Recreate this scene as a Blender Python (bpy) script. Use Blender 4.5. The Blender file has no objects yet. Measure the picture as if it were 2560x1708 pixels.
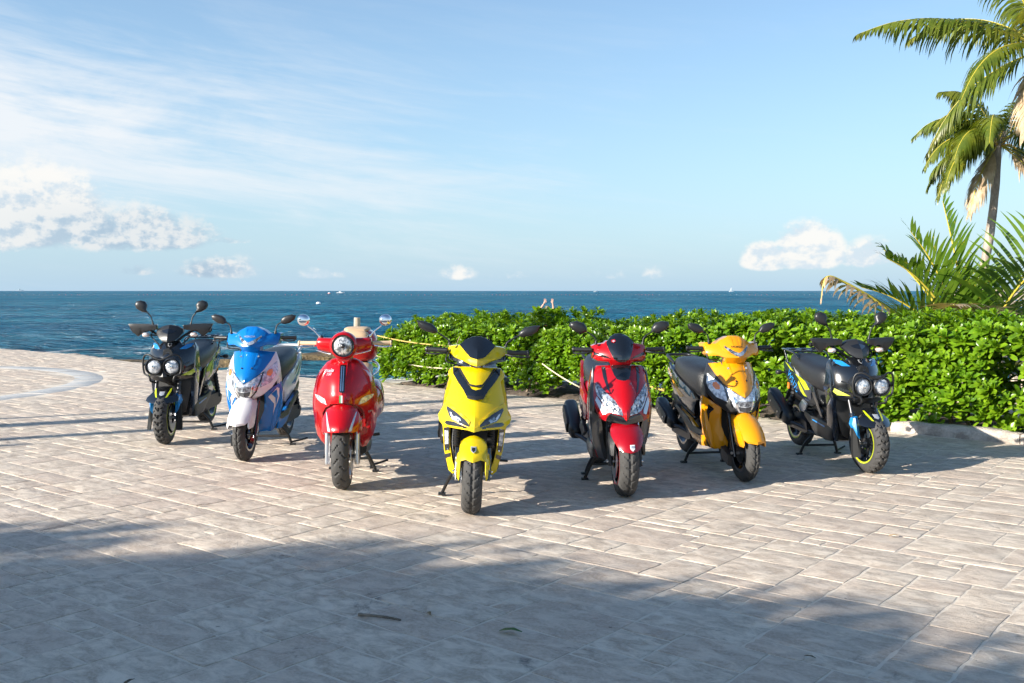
import bpy, bmesh, math, random
import numpy as np
from mathutils import Vector, Matrix, noise as mnoise
R = math.radians
rnd = random.Random(7)
NP = np.random.default_rng(11)
scene = bpy.context.scene
COL = scene.collection

# ------------------------------------------------------------------ camera
cam_d = bpy.data.cameras.new('camera'); cam = bpy.data.objects.new('camera', cam_d)
COL.objects.link(cam)
cam_d.lens = 35; cam_d.sensor_width = 36; cam_d.clip_end = 30000; cam_d.clip_start = 0.05
cam.location = (0, 0, 1.4); cam.rotation_euler = (R(90) - math.atan(127 / 2489), 0, 0)
scene.camera = cam
# ------------------------------------------------------------------ light
SUN_AZ, SUN_EL = R(242.5), R(20.5)          # azimuth clockwise from +Y
SUN = Vector((math.sin(SUN_AZ) * math.cos(SUN_EL), math.cos(SUN_AZ) * math.cos(SUN_EL), math.sin(SUN_EL)))
SHD = Vector((-SUN.x, -SUN.y, 0)).normalized()   # direction in which shadows fall
sl = bpy.data.lights.new('sun', 'SUN'); sl.energy = 4.4; sl.angle = R(0.55); sl.color = (1.0, 0.94, 0.84)
so = bpy.data.objects.new('sun', sl); COL.objects.link(so)
so.rotation_euler = (-SUN).to_track_quat('-Z', 'Y').to_euler()
scene.view_settings.view_transform = 'Standard'; scene.view_settings.look = 'None'
scene.view_settings.exposure = 1.30; scene.view_settings.gamma = 1.0
scene.view_settings.use_curve_mapping = False
scene.render.engine = 'CYCLES'
scene.cycles.use_denoising = True
scene.cycles.max_bounces = 4; scene.cycles.diffuse_bounces = 2; scene.cycles.glossy_bounces = 3; scene.cycles.transparent_max_bounces = 6
scene.cycles.use_adaptive_sampling = True; scene.cycles.adaptive_threshold = 0.03

# ------------------------------------------------------------------ node helper
class N:
    def __init__(s, tree): s.t = tree; s.n = tree.nodes; s.l = tree.links
    def new(s, typ, **kw):
        nd = s.n.new(typ)
        for k, v in kw.items(): setattr(nd, k, v)
        return nd
    def put(s, sock, v):
        if isinstance(v, bpy.types.NodeSocket): s.l.new(v, sock)
        else: sock.default_value = v
    def m(s, op, a, b=None, c=None, clamp=False):
        nd = s.n.new('ShaderNodeMath'); nd.operation = op; nd.use_clamp = clamp
        for i, v in enumerate((a, b, c)):
            if v is not None: s.put(nd.inputs[i], v)
        return nd.outputs[0]
    def smooth(s, v, a, b):
        nd = s.n.new('ShaderNodeMapRange'); nd.interpolation_type = 'SMOOTHSTEP'; nd.clamp = True
        s.put(nd.inputs[0], v); s.put(nd.inputs[1], a); s.put(nd.inputs[2], b)
        nd.inputs[3].default_value = 0; nd.inputs[4].default_value = 1
        return nd.outputs[0]
    def noise(s, vec, scale, detail=4, rough=.55, dist=0):
        nd = s.n.new('ShaderNodeTexNoise')
        if vec is not None: s.put(nd.inputs['Vector'], vec)
        nd.inputs['Scale'].default_value = scale; nd.inputs['Detail'].default_value = detail
        nd.inputs['Roughness'].default_value = rough; nd.inputs['Distortion'].default_value = dist
        return nd.outputs['Fac']
    def mix(s, f, a, b, typ='MIX'):
        nd = s.n.new('ShaderNodeMix'); nd.data_type = 'RGBA'; nd.blend_type = typ
        s.put(nd.inputs[0], f); s.put(nd.inputs[6], a if not isinstance(a, tuple) else (*a, 1)[:4])
        s.put(nd.inputs[7], b if not isinstance(b, tuple) else (*b, 1)[:4])
        return nd.outputs[2]
    def comb(s, x, y, z):
        nd = s.n.new('ShaderNodeCombineXYZ')
        for i, v in enumerate((x, y, z)): s.put(nd.inputs[i], v)
        return nd.outputs[0]
    def map(s, vec, scale=(1, 1, 1), rot=(0, 0, 0), loc=(0, 0, 0)):
        nd = s.n.new('ShaderNodeMapping'); s.put(nd.inputs[0], vec)
        nd.inputs['Location'].default_value = loc; nd.inputs['Rotation'].default_value = rot; nd.inputs['Scale'].default_value = scale
        return nd.outputs[0]

# ------------------------------------------------------------------ sky with clouds
world = bpy.data.worlds.new('World'); scene.world = world; world.use_nodes = True
w = N(world.node_tree); w.n.clear()
sky = w.new('ShaderNodeTexSky'); sky.sky_type = 'NISHITA'; sky.sun_disc = False
sky.sun_elevation = SUN_EL; sky.sun_rotation = SUN_AZ; sky.altitude = 0; sky.air_density = 1.0; sky.dust_density = 0.25; sky.ozone_density = 1.0
tc = w.new('ShaderNodeTexCoord'); sep = w.new('ShaderNodeSeparateXYZ'); w.l.new(tc.outputs['Generated'], sep.inputs[0])
az = w.m('ARCTAN2', sep.outputs[0], sep.outputs[1]); el = w.m('ARCSINE', sep.outputs[2])
SKYK = 1.0
def billow(daz, dele):
    """billowing noise of the low cumulus, sampled again at an offset towards the sun for its shading"""
    v = w.comb(w.m('ADD', az, daz), w.m('MULTIPLY', w.m('ADD', el, dele), 1.35), 0.3)
    return w.m('ADD', w.m('MULTIPLY', w.noise(v, 24, 7, .60, .15), .72), w.m('MULTIPLY', w.noise(v, 75, 4, .55, .1), .28))
# cumulus banks all round the horizon: azimuth, elevation of the flat base, half width, height, strength
CLOUDS = [(-.50, .056, .165, .078, 1.1), (-.375, .048, .115, .046, .75), (-.66, .05, .14, .06, .9), (-.275, .047, .035, .008, .45),
          (-.36, .017, .022, .013, .5), (-.285, .017, .048, .022, .62), (-.19, .014, .028, .010, .42),
          (-.055, .015, .024, .018, .52), (.0, .014, .026, .010, .35), (.09, .014, .030, .011, .35), (.14, .015, .014, .014, .42),
          (.288, .032, .042, .046, 1.15), (.250, .027, .030, .028, .95), (.345, .028, .034, .028, .7), (.35, .035, .036, .020, .35),
          (.85, .03, .2, .05, .7), (-1.25, .03, .25, .06, .7), (1.8, .03, .3, .05, .7), (-2.3, .03, .3, .05, .7), (2.8, .03, .3, .05, .7)]
env = None; rel = None
for (a0, e0, sa, se, k) in CLOUDS:
    t = w.m('DIVIDE', w.m('SUBTRACT', el, e0), se)
    t = w.m('ADD', w.m('MAXIMUM', t, 0.0), w.m('MULTIPLY', w.m('MINIMUM', t, 0.0), 3.2))
    q = w.m('ADD', w.m('POWER', w.m('DIVIDE', w.m('SUBTRACT', az, a0), sa), 2.0), w.m('POWER', t, 2.0))
    g_ = w.m('MULTIPLY', w.m('SUBTRACT', 1.0, q), k)
    env = g_ if env is None else w.m('MAXIMUM', env, g_)
nn = billow(0.0, 0.0); n2 = billow(-.009, .007)
dens = w.m('ADD', env, w.m('MULTIPLY', w.m('SUBTRACT', nn, .56), 2.1))
cmask = w.m('MULTIPLY', w.smooth(dens, .0, .50), w.smooth(env, -.15, .25))
shade = w.smooth(w.m('ADD', w.m('SUBTRACT', nn, n2), w.m('MULTIPLY', w.m('SUBTRACT', el, .055), .9)), -.10, .06)
under = w.m('MULTIPLY', w.smooth(az, -.62, -.36), w.m('MULTIPLY', w.smooth(az, -.22, -.30), w.smooth(el, .105, .060)))
# high thin cirrus, drawn out sideways, densest in the west
cv = w.comb(w.m('MULTIPLY', az, 1.0), w.m('ADD', w.m('MULTIPLY', el, 4.6), w.m('MULTIPLY', az, .55)), 1.7)
ci = w.noise(cv, 3.3, 8, .62, .6)
ci2 = w.noise(w.map(cv, (1.0, 2.6, 1)), 7.5, 6, .6, .5)
cband = w.m('POWER', 2.718, w.m('MULTIPLY', w.m('POWER', w.m('DIVIDE', w.m('SUBTRACT', el, w.m('SUBTRACT', .105, w.m('MULTIPLY', az, .12))), .085), 2.0), -1.0))
cwest = w.smooth(az, .25, -.50)
cir = w.m('MULTIPLY', w.smooth(w.m('ADD', w.m('ADD', w.m('MULTIPLY', ci, .7), w.m('MULTIPLY', ci2, .3)), w.m('MULTIPLY', w.m('MULTIPLY', cband, cwest), .24)), .50, .82), w.m('ADD', .12, w.m('MULTIPLY', cband, w.m('ADD', .2, w.m('MULTIPLY', cwest, .8)))), clamp=True)
hazeb = w.m('POWER', 2.718, w.m('MULTIPLY', w.m('MAXIMUM', el, 0.0), -5.2))
skc = w.mix(1.0, sky.outputs[0], (1.06, 1.25, 1.41), 'MULTIPLY')
HZ = (3.25, 4.55, 5.75); WH = (9.0, 9.0, 8.9)
c1 = w.mix(w.m('MULTIPLY', hazeb, .97), skc, HZ)
c2 = w.mix(w.m('MULTIPLY', cir, .95, clamp=True), c1, (6.0, 6.3, 6.6))
cumc = w.mix(shade, (4.8, 5.5, 6.1), (6.9, 6.7, 6.4))
cumc = w.mix(w.m('MULTIPLY', under, w.m('SUBTRACT', .92, w.m('MULTIPLY', shade, .62))), cumc, (2.75, 3.65, 4.6))
c3 = w.mix(w.m('MULTIPLY', cmask, w.m('ADD', .42, w.m('MULTIPLY', w.smooth(env, .0, .5), .46))), c2, cumc)
bg = w.new('ShaderNodeBackground'); w.l.new(c3, bg.inputs[0]); bg.inputs[1].default_value = 0.060
wo = w.new('ShaderNodeOutputWorld'); w.l.new(bg.outputs[0], wo.inputs[0])
world.cycles.sampling_method = 'MANUAL'; world.cycles.sample_map_resolution = 512

# ------------------------------------------------------------------ materials
def mat(name):
    m = bpy.data.materials.new(name); m.use_nodes = True
    g = N(m.node_tree); b = g.n['Principled BSDF']
    return m, g, b
def simple(name, col, rough=.5, metal=0, coat=0, bump=0, bscale=200, spec=None, vary=0):
    m, g, b = mat(name)
    b.inputs['Base Color'].default_value = (*col, 1); b.inputs['Roughness'].default_value = rough
    b.inputs['Metallic'].default_value = metal; b.inputs['Coat Weight'].default_value = coat; b.inputs['Coat Roughness'].default_value = .04
    if spec is not None: b.inputs['Specular IOR Level'].default_value = spec
    if bump or vary:
        tcn = g.new('ShaderNodeTexCoord')
        if bump:
            bp = g.new('ShaderNodeBump'); bp.inputs['Strength'].default_value = bump; bp.inputs['Distance'].default_value = .004
            g.l.new(g.noise(tcn.outputs['Object'], bscale, 4), bp.inputs['Height']); g.l.new(bp.outputs[0], b.inputs['Normal'])
        if vary:
            f = g.noise(tcn.outputs['Object'], 9, 5)
            g.l.new(g.mix(g.smooth(f, .3, .7), tuple(c * (1 - vary) for c in col), tuple(min(1, c * (1 + vary)) for c in col)), b.inputs['Base Color'])
            g.l.new(g.m('ADD', rough - .08, g.m('MULTIPLY', f, .16)), b.inputs['Roughness'])
    return m

M = {}
# --- scooters
M['yellow'] = simple('yellow_paint', (.66, .465, .002), .30, 0, .9, spec=.15)
M['amber_yellow'] = simple('amber_yellow_paint', (.70, .275, .002), .32, 0, .9, spec=.15)
M['red'] = simple('red_paint', (.40, .002, .005), .28, 0, .95, spec=.15)
M['crimson'] = simple('crimson_paint', (.30, .002, .007), .30, .0, .95, spec=.15)
M['blue'] = simple('blue_paint', (.002, .15, .48), .28, .0, .9, spec=.15)
M['sky_blue'] = simple('sky_blue_decal', (.004, .19, .50), .35, 0, .5)
M['white'] = simple('white_paint', (.72, .71, .705), .28, 0, .6)
M['gloss_black'] = simple('gloss_black_paint', (.006, .007, .009), .14, 0, 1.0)
M['navy'] = simple('navy_black_paint', (.008, .014, .028), .25, 0, .8)
M['grey_paint'] = simple('graphite_paint', (.07, .075, .085), .34, .4, .8)
M['plastic'] = simple('black_plastic', (.011, .0115, .0125), .45, 0, 0, .15, 500)
M['plastic2'] = simple('satin_black_plastic', (.016, .0165, .018), .38, 0, 0, .1, 600)
M['matte'] = simple('matte_black_plastic', (.009, .0095, .010), .7, spec=.25)
M['rubber'] = simple('tyre_rubber', (.048, .046, .044), .75, 0, 0, .4, 320, vary=.25)
M['seat'] = simple('black_vinyl', (.014, .0145, .016), .40, 0, 0, .3, 700)
M['tan'] = simple('tan_vinyl', (.58, .40, .24), .5, 0, 0, .2, 500)
M['cream_grip'] = simple('tan_rubber', (.62, .44, .28), .6)
M['chrome'] = simple('chrome', (.86, .86, .87), .05, 1)
M['alu'] = simple('brushed_aluminium', (.62, .62, .63), .28, 1, 0, .05, 300)
M['steel_dark'] = simple('dark_steel', (.07, .07, .075), .38, .8)
M['lime'] = simple('lime_paint', (.42, .48, .005), .4, 0, .6)
M['orange'] = simple('orange_lens', (.85, .20, .02), .12, 0, 1.0)
M['redlens'] = simple('red_lens', (.55, .02, .01), .12, 0, 1.0)
M['green'] = simple('flag_green', (.02, .28, .08), .4)
M['black_decal'] = simple('black_decal', (.012, .012, .014), .35, 0, .4)
M['silver_decal'] = simple('silver_decal', (.66, .67, .70), .25, .6, .4)
M['silver_paint'] = simple('silver_paint', (.50, .51, .53), .30, .7, .6)
M['darklens'] = simple('smoked_lens', (.035, .038, .045), .05, 0, 1.0)
def lensmat(name, base, dark, scale, stretch=(1, 1, 1)):
    m, g, b = mat(name); t = g.new('ShaderNodeTexCoord')
    v = g.new('ShaderNodeTexVoronoi'); v.inputs['Scale'].default_value = scale
    g.l.new(g.map(t.outputs['Object'], stretch), v.inputs['Vector'])
    g.l.new(g.mix(g.smooth(g.noise(t.outputs['Object'], scale * .45, 3), .38, .62), base, dark), b.inputs['Base Color'])
    b.inputs['Metallic'].default_value = .35; b.inputs['Roughness'].default_value = .15; b.inputs['Coat Weight'].default_value = 1; b.inputs['Coat Roughness'].default_value = .02
    bp = g.new('ShaderNodeBump'); bp.inputs['Strength'].default_value = .28; bp.inputs['Distance'].default_value = .01
    g.l.new(v.outputs['Distance'], bp.inputs['Height']); g.l.new(bp.outputs[0], b.inputs['Normal'])
    return m
M['lens'] = lensmat('clear_headlamp', (.72, .74, .77), (.30, .33, .38), 95)
M['lens_dark'] = lensmat('clear_headlamp_dark_inside', (.40, .45, .52), (.07, .08, .10), 80)
M['lens_amber'] = lensmat('amber_indicator_inside_clear_lens', (.75, .72, .70), (.85, .25, .03), 40)
M['lens_rib'] = lensmat('ribbed_headlamp', (.80, .79, .77), (.16, .16, .17), 120, (1, .25, .25))
# --- place
def stone_mat():
    m, g, b = mat('stamped_stone'); t = g.new('ShaderNodeTexCoord'); ge = g.new('ShaderNodeNewGeometry')
    P = ge.outputs['Position']
    at = g.new('ShaderNodeAttribute'); at.attribute_name = 'rnd'; rv = at.outputs['Fac']
    Pr = g.map(P, (1, 1, 1), (0, 0, R(39)))
    big = g.noise(P, 1.3, 5, .6); mid = g.noise(g.map(Pr, (1, 1.8, 1)), 7.0, 7, .68, .6); fine = g.noise(P, 60, 5, .6)
    streak = g.noise(g.map(Pr, (1, 2.6, 1)), 4.6, 8, .74, 1.4)
    c = g.mix(g.smooth(mid, .36, .66), (.39, .315, .245), (.69, .59, .475))
    c = g.mix(g.m('MULTIPLY', g.smooth(rv, .1, 1.0), .42), c, (.43, .325, .26))
    c = g.mix(g.m('MULTIPLY', g.smooth(streak, .54, .74), .50), c, (.22, .165, .14))
    c = g.mix(g.m('MULTIPLY', g.smooth(big, .52, .75), .42), c, (.68, .59, .49))
    # dark spilt stains and specks
    st = g.noise(P, 2.2, 6, .72, .8)
    c = g.mix(g.m('MULTIPLY', g.smooth(st, .60, .70), .72), c, (.085, .078, .075))
    sp = g.noise(P, 16, 3, .5); c = g.mix(g.m('MULTIPLY', g.smooth(sp, .735, .77), .8), c, (.05, .045, .042))
    c = g.mix(g.m('MULTIPLY', g.smooth(fine, .40, .70), .34), c, (.70, .60, .50))
    g.l.new(c, b.inputs['Base Color']); g.l.new(g.m('ADD', .62, g.m('MULTIPLY', mid, .22)), b.inputs['Roughness'])
    b.inputs['Specular IOR Level'].default_value = .35
    bp = g.new('ShaderNodeBump'); bp.inputs['Strength'].default_value = .9; bp.inputs['Distance'].default_value = .012
    h = g.m('ADD', g.m('MULTIPLY', mid, .7), g.m('ADD', g.m('MULTIPLY', streak, .55), g.m('MULTIPLY', fine, .12)))
    g.l.new(h, bp.inputs['Height']); g.l.new(bp.outputs[0], b.inputs['Normal'])
    return m
M['stone'] = stone_mat()
def grout_mat():
    m, g, b = mat('pale_grout'); ge = g.new('ShaderNodeNewGeometry'); P = ge.outputs['Position']
    n = g.noise(P, 3.0, 6, .7); n2 = g.noise(P, 40, 4)
    c = g.mix(g.smooth(n, .58, .72), (.68, .59, .48), (.08, .07, .06)); c = g.mix(g.m('MULTIPLY', n2, .3), c, (.4, .34, .28))
    g.l.new(c, b.inputs['Base Color']); b.inputs['Roughness'].default_value = .9
    bp = g.new('ShaderNodeBump'); bp.inputs['Strength'].default_value = .6; bp.inputs['Distance'].default_value = .01
    g.l.new(n2, bp.inputs['Height']); g.l.new(bp.outputs[0], b.inputs['Normal'])
    return m
M['grout'] = grout_mat()
def noisy(name, a, b_, scale, rough=.85, bump=.5, bs=40, dist=.02, lo=.35, hi=.65, stretch=(1, 1, 1)):
    m, g, b = mat(name); ge = g.new('ShaderNodeNewGeometry'); P = g.map(ge.outputs['Position'], stretch)
    n = g.noise(P, scale, 6, .65); n2 = g.noise(P, bs, 5, .6)
    g.l.new(g.mix(g.smooth(g.m('ADD', g.m('MULTIPLY', n, .75), g.m('MULTIPLY', n2, .25)), lo, hi), a, b_), b.inputs['Base Color'])
    b.inputs['Roughness'].default_value = rough
    bp = g.new('ShaderNodeBump'); bp.inputs['Strength'].default_value = bump; bp.inputs['Distance'].default_value = dist
    g.l.new(n2, bp.inputs['Height']); g.l.new(bp.outputs[0], b.inputs['Normal'])
    return m
M['slate'] = noisy('blue_grey_slate', (.38, .39, .39), (.54, .51, .47), 2.2, .7)
M['kerb'] = noisy('limestone_kerb', (.30, .25, .21), (.62, .54, .46), 5, .9, .9, 60, .02)
M['sand'] = noisy('beach_sand', (.50, .44, .36), (.72, .67, .58), 3, .95, .6, 30, .03)
M['soil'] = noisy('bed_soil', (.06, .045, .035), (.16, .12, .09), 5, .95, .8, 30, .03)
M['reef'] = noisy('weedy_reef_rock', (.035, .025, .012), (.24, .16, .06), 1.6, .55, 1.0, 8, .12)
M['bark'] = noisy('palm_bark', (.24, .19, .15), (.46, .38, .31), 7, .9, .8, 40, .02, stretch=(1, 1, .35))
M['wood'] = noisy('weathered_wood', (.30, .24, .18), (.55, .46, .36), 4, .85, .6, 30, .01, stretch=(3, 3, .6))
M['wood_dark'] = noisy('dark_weathered_wood', (.10, .08, .06), (.26, .21, .16), 4, .85, .6, 30, .01)
M['stem'] = noisy('naupaka_stem', (.16, .115, .075), (.36, .29, .21), 9, .9, .6, 40, .01)
M['rope_y'] = noisy('yellow_rope', (.42, .28, .07), (.60, .44, .14), 60, .9, .6, 200, .004)
M['rope_w'] = noisy('pale_rope', (.48, .40, .26), (.72, .64, .46), 60, .9, .6, 200, .004)
M['skin'] = simple('skin', (.62, .34, .24), .5)
M['cloth_red'] = simple('red_swimwear', (.5, .05, .04), .8)
M['float_grey'] = simple('float_weathered', (.34, .36, .38), .6)
M['boatwhite'] = simple('boat_white', (.8, .8, .8), .4)
M['boatblue'] = simple('boat_dark', (.05, .08, .1), .4)
M['buoyred'] = simple('float_red', (.7, .16, .12), .5)
M['steelhaze'] = simple('ship_grey_blue', (.34, .42, .48), .8)
def leafmat(name, a, b_, c_, trans=.35, rough=.32, yellow=.0, scale=9.0):
    m, g, b = mat(name); ge = g.new('ShaderNodeNewGeometry'); P = ge.outputs['Position']
    n = g.noise(P, scale, 3); n2 = g.noise(P, scale * .18, 3)
    c = g.mix(g.smooth(n, .30, .70), a, b_); c = g.mix(g.m('MULTIPLY', g.smooth(n2, .45, .7), .7), c, c_)
    if yellow:
        n3 = g.noise(P, scale * 3.1, 2); c = g.mix(g.m('MULTIPLY', g.smooth(n3, .66, .72), yellow), c, (.45, .36, .04))
    g.l.new(c, b.inputs['Base Color']); b.inputs['Roughness'].default_value = rough
    tr = g.new('ShaderNodeBsdfTranslucent'); g.l.new(g.mix(1.0, c, (1.5, 1.5, .5), 'MULTIPLY'), tr.inputs[0])
    mx = g.new('ShaderNodeMixShader'); mx.inputs[0].default_value = trans
    g.l.new(b.outputs[0], mx.inputs[1]); g.l.new(tr.outputs[0], mx.inputs[2])
    g.l.new(mx.outputs[0], g.n['Material Output'].inputs[0])
    return m
M['leaf'] = leafmat('naupaka_leaf', (.065, .155, .007), (.22, .36, .014), (.115, .25, .009), .28, .30, .6)
M['leafdark'] = leafmat('tree_leaf', (.03, .09, .01), (.06, .14, .02), (.05, .12, .015), .2, .45)
M['frond'] = leafmat('coconut_frond', (.075, .115, .012), (.16, .19, .02), (.19, .16, .025), .32, .38, .5, 3.0)
M['frondy'] = leafmat('young_coconut_frond', (.05, .115, .010), (.13, .21, .02), (.10, .16, .02), .32, .34, .5, 4.0)
M['dryfrond'] = leafmat('dry_frond', (.40, .27, .16), (.60, .46, .31), (.50, .36, .23), .2, .7, 0, 5.0)
M['rachis'] = simple('frond_midrib', (.50, .40, .05), .45)
M['coconut'] = simple('coconut_flower_stalk', (.70, .38, .05), .6)
def water_mat():
    m, g, b = mat('sea_water'); ge = g.new('ShaderNodeNewGeometry'); P = ge.outputs['Position']
    sp = g.new('ShaderNodeSeparateXYZ'); g.l.new(P, sp.inputs[0])
    y = sp.outputs[1]; x = sp.outputs[0]
    big = g.noise(g.map(P, (.35, 1, 1)), .05, 4)
    c = g.mix(g.smooth(big, .35, .65), (.010, .112, .205), (.022, .172, .262))
    shallow = g.smooth(y, 60, 26)
    c = g.mix(g.m('MULTIPLY', shallow, .55), c, (.03, .12, .15))
    foamn = g.noise(g.map(P, (.22, 1, 1)), 1.1, 8, .72, .5); fl = g.noise(g.map(P, (.05, .55, 1)), .8, 3)
    near = g.m('MULTIPLY', g.smooth(y, 48, 34), g.smooth(fl, .46, .60))
    foam = g.m('MULTIPLY', g.smooth(foamn, .53, .62), near)
    caps = g.m('MULTIPLY', g.smooth(g.noise(g.map(P, (.3, 1.2, 1)), .35, 7, .75), .70, .74), .55)
    fm = g.m('MAXIMUM', foam, caps)
    h = g.m('ADD', g.m('MULTIPLY', g.noise(g.map(P, (.4, 1, 1)), 1.1, 6, .62, .3), 1.0), g.m('MULTIPLY', g.noise(g.map(P, (.35, 1, 1)), .22, 5, .6, .3), 3.2))
    bp = g.new('ShaderNodeBump'); bp.inputs['Strength'].default_value = 1.0; bp.inputs['Distance'].default_value = 1.5
    g.l.new(h, bp.inputs['Height'])
    # a rough sea never mirrors fully at grazing angles: body colour plus a capped reflection
    df = g.new('ShaderNodeBsdfDiffuse'); g.l.new(g.mix(fm, c, (.75, .78, .78)), df.inputs[0]); g.l.new(bp.outputs[0], df.inputs['Normal'])
    gl = g.new('ShaderNodeBsdfGlossy'); gl.inputs['Roughness'].default_value = .10; g.l.new(bp.outputs[0], gl.inputs['Normal'])
    fr = g.new('ShaderNodeFresnel'); fr.inputs['IOR'].default_value = 1.33; g.l.new(bp.outputs[0], fr.inputs['Normal'])
    rip = g.noise(g.map(P, (.75, .30, 1)), .22, 10, .78, .2)          # wind-ruffled and slick patches mirror the sky unevenly
    rp2 = g.noise(g.map(P, (.5, .16, 1)), .055, 10, .78, .2)
    var = g.m('ADD', .30, g.m('MULTIPLY', g.smooth(g.m('ADD', g.m('MULTIPLY', rip, .55), g.m('MULTIPLY', rp2, .45)), .38, .63), 1.25))
    k = g.m('MULTIPLY', g.m('MULTIPLY', g.m('MINIMUM', fr.outputs[0], .56), var), g.m('SUBTRACT', 1.0, fm), clamp=True)
    mx = g.new('ShaderNodeMixShader'); g.l.new(k, mx.inputs[0]); g.l.new(df.outputs[0], mx.inputs[1]); g.l.new(gl.outputs[0], mx.inputs[2])
    g.l.new(mx.outputs[0], g.n['Material Output'].inputs[0])
    return m
M['water'] = water_mat()

# ------------------------------------------------------------------ helpers
XF = [Matrix.Identity(4)]          # transform applied to every vertex while a tilted or steered group is built
def link(name, me, m, parent=None, smooth=40):
    if m is not None: me.materials.append(m)
    if smooth is not None and len(me.polygons):
        me.polygons.foreach_set('use_smooth', [True] * len(me.polygons)); me.set_sharp_from_angle(angle=R(smooth))
    o = bpy.data.objects.new(name, me); COL.objects.link(o)
    if parent is not None: o.parent = parent
    return o
def tag(o, label, cat, group=None, kind=None):
    if label: o['label'] = label
    if cat: o['category'] = cat
    if group: o['group'] = group
    if kind: o['kind'] = kind
    return o
def empty(name, loc, rz=0):
    o = bpy.data.objects.new(name, None); COL.objects.link(o); o.location = loc; o.rotation_euler = (0, 0, rz); o.empty_display_size = .2
    return o
def struct(o): o['kind'] = 'structure'; return o

class MB:
    def __init__(s): s.v = []; s.f = []
    def add(s, vs, fs):
        b = len(s.v); s.v += [tuple(p) for p in vs]; s.f += [tuple(i + b for i in f) for f in fs]
    def box(s, c, d, rot=None, taper=1.0):
        hx, hy, hz = d[0] / 2, d[1] / 2, d[2] / 2; m = rot or Matrix.Identity(3); c = Vector(c)
        vs = [c + m @ Vector((x * hx * (taper if z > 0 else 1), y * hy * (taper if z > 0 else 1), z * hz)) for z in (-1, 1) for x, y in ((-1, -1), (1, -1), (1, 1), (-1, 1))]
        s.add(vs, [(3, 2, 1, 0), (4, 5, 6, 7), (0, 1, 5, 4), (1, 2, 6, 5), (2, 3, 7, 6), (3, 0, 4, 7)])
    def rings(s, rg, cap=True, closed=True):
        n = len(rg[0]); vs = [p for r in rg for p in r]; fs = []
        for i in range(len(rg) - 1):
            for j in range(n if closed else n - 1):
                k = (j + 1) % n; fs.append((i * n + j, i * n + k, (i + 1) * n + k, (i + 1) * n + j))
        if cap and closed: fs += [tuple(range(n))[::-1], tuple((len(rg) - 1) * n + j for j in range(n))]
        s.add(vs, fs)
    def tube(s, pts, r, n=8, cap=True):
        pts = [Vector(p) for p in pts]; L = len(pts); rs = r if isinstance(r, (list, tuple)) else [r] * L
        t0 = (pts[1] - pts[0]).normalized(); up = Vector((0, 0, 1)) if abs(t0.z) < .9 else Vector((1, 0, 0))
        u = t0.cross(up).normalized(); rg = []
        for i in range(L):
            t = (pts[min(i + 1, L - 1)] - pts[max(i - 1, 0)]).normalized()
            u = (u - t * u.dot(t)).normalized(); v = t.cross(u)
            rg.append([pts[i] + (u * math.cos(a) + v * math.sin(a)) * rs[i] for a in (2 * math.pi * k / n for k in range(n))])
        s.rings(rg, cap)
    def lathe(s, prof, c, axis='X', n=24, cap=True):
        rg = []
        for (r, h) in prof:
            ring = []
            for k in range(n):
                a = 2 * math.pi * k / n; q = (r * math.cos(a), r * math.sin(a))
                p = {'X': (h, q[0], q[1]), 'Y': (q[0], h, q[1]), 'Z': (q[0], q[1], h)}[axis]
                ring.append(Vector(c) + Vector(p))
            rg.append(ring)
        s.rings(rg, cap)
    def build(s, name, m, parent=None, smooth=40, bevel=0):
        X = XF[-1]; me = bpy.data.meshes.new(name); me.from_pydata([tuple(X @ Vector(p)) for p in s.v], [], s.f); me.update()
        bm = bmesh.new(); bm.from_mesh(me)
        if bevel: bmesh.ops.bevel(bm, geom=bm.edges[:], offset=bevel, segments=2, affect='EDGES', profile=.6, clamp_overlap=True)
        bmesh.ops.recalc_face_normals(bm, faces=bm.faces[:]); bm.to_mesh(me); bm.free()
        return link(name, me, m, parent, smooth)

def crom(pts, k=6):
    """smooth curve through points"""
    P = [Vector(p) for p in pts]; out = []
    for i in range(len(P) - 1):
        a, b, c, d = P[max(i - 1, 0)], P[i], P[i + 1], P[min(i + 2, len(P) - 1)]
        for j in range(k):
            t = j / k
            out.append(.5 * ((2 * b) + (c - a) * t + (2 * a - 5 * b + 4 * c - d) * t * t + (3 * b - a - 3 * c + d) * t ** 3))
    return out + [P[-1]]
def interp(tab):
    xs = [t[0] for t in tab]; ys = [t[1] for t in tab]
    return lambda x: float(np.interp(x, xs, ys))
def sring(y, wd, z0, z1, n=18, p=2.6, cx=0.0, ptop=None):
    """superellipse ring in the xz plane at depth y"""
    out = []
    for k in range(n):
        a = 2 * math.pi * k / n; ca, sa = math.cos(a), math.sin(a)
        pp = ptop if (ptop and sa > 0) else p
        x = math.copysign(abs(ca) ** (2 / pp), ca) * wd; z = math.copysign(abs(sa) ** (2 / pp), sa)
        out.append((cx + x, y, (z0 + z1) / 2 + z * (z1 - z0) / 2))
    return out
def gridmesh(name, X, Y, Z, m, parent=None, smooth=60):
    nr, nc = X.shape; V = np.stack([X, Y, Z], -1).reshape(-1, 3)
    i = np.arange(nr - 1)[:, None] * nc + np.arange(nc - 1)[None, :]
    F = np.stack([i, i + 1, i + nc + 1, i + nc], -1).reshape(-1, 4)
    return npmesh(name, V, F, m, parent, smooth)
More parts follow.
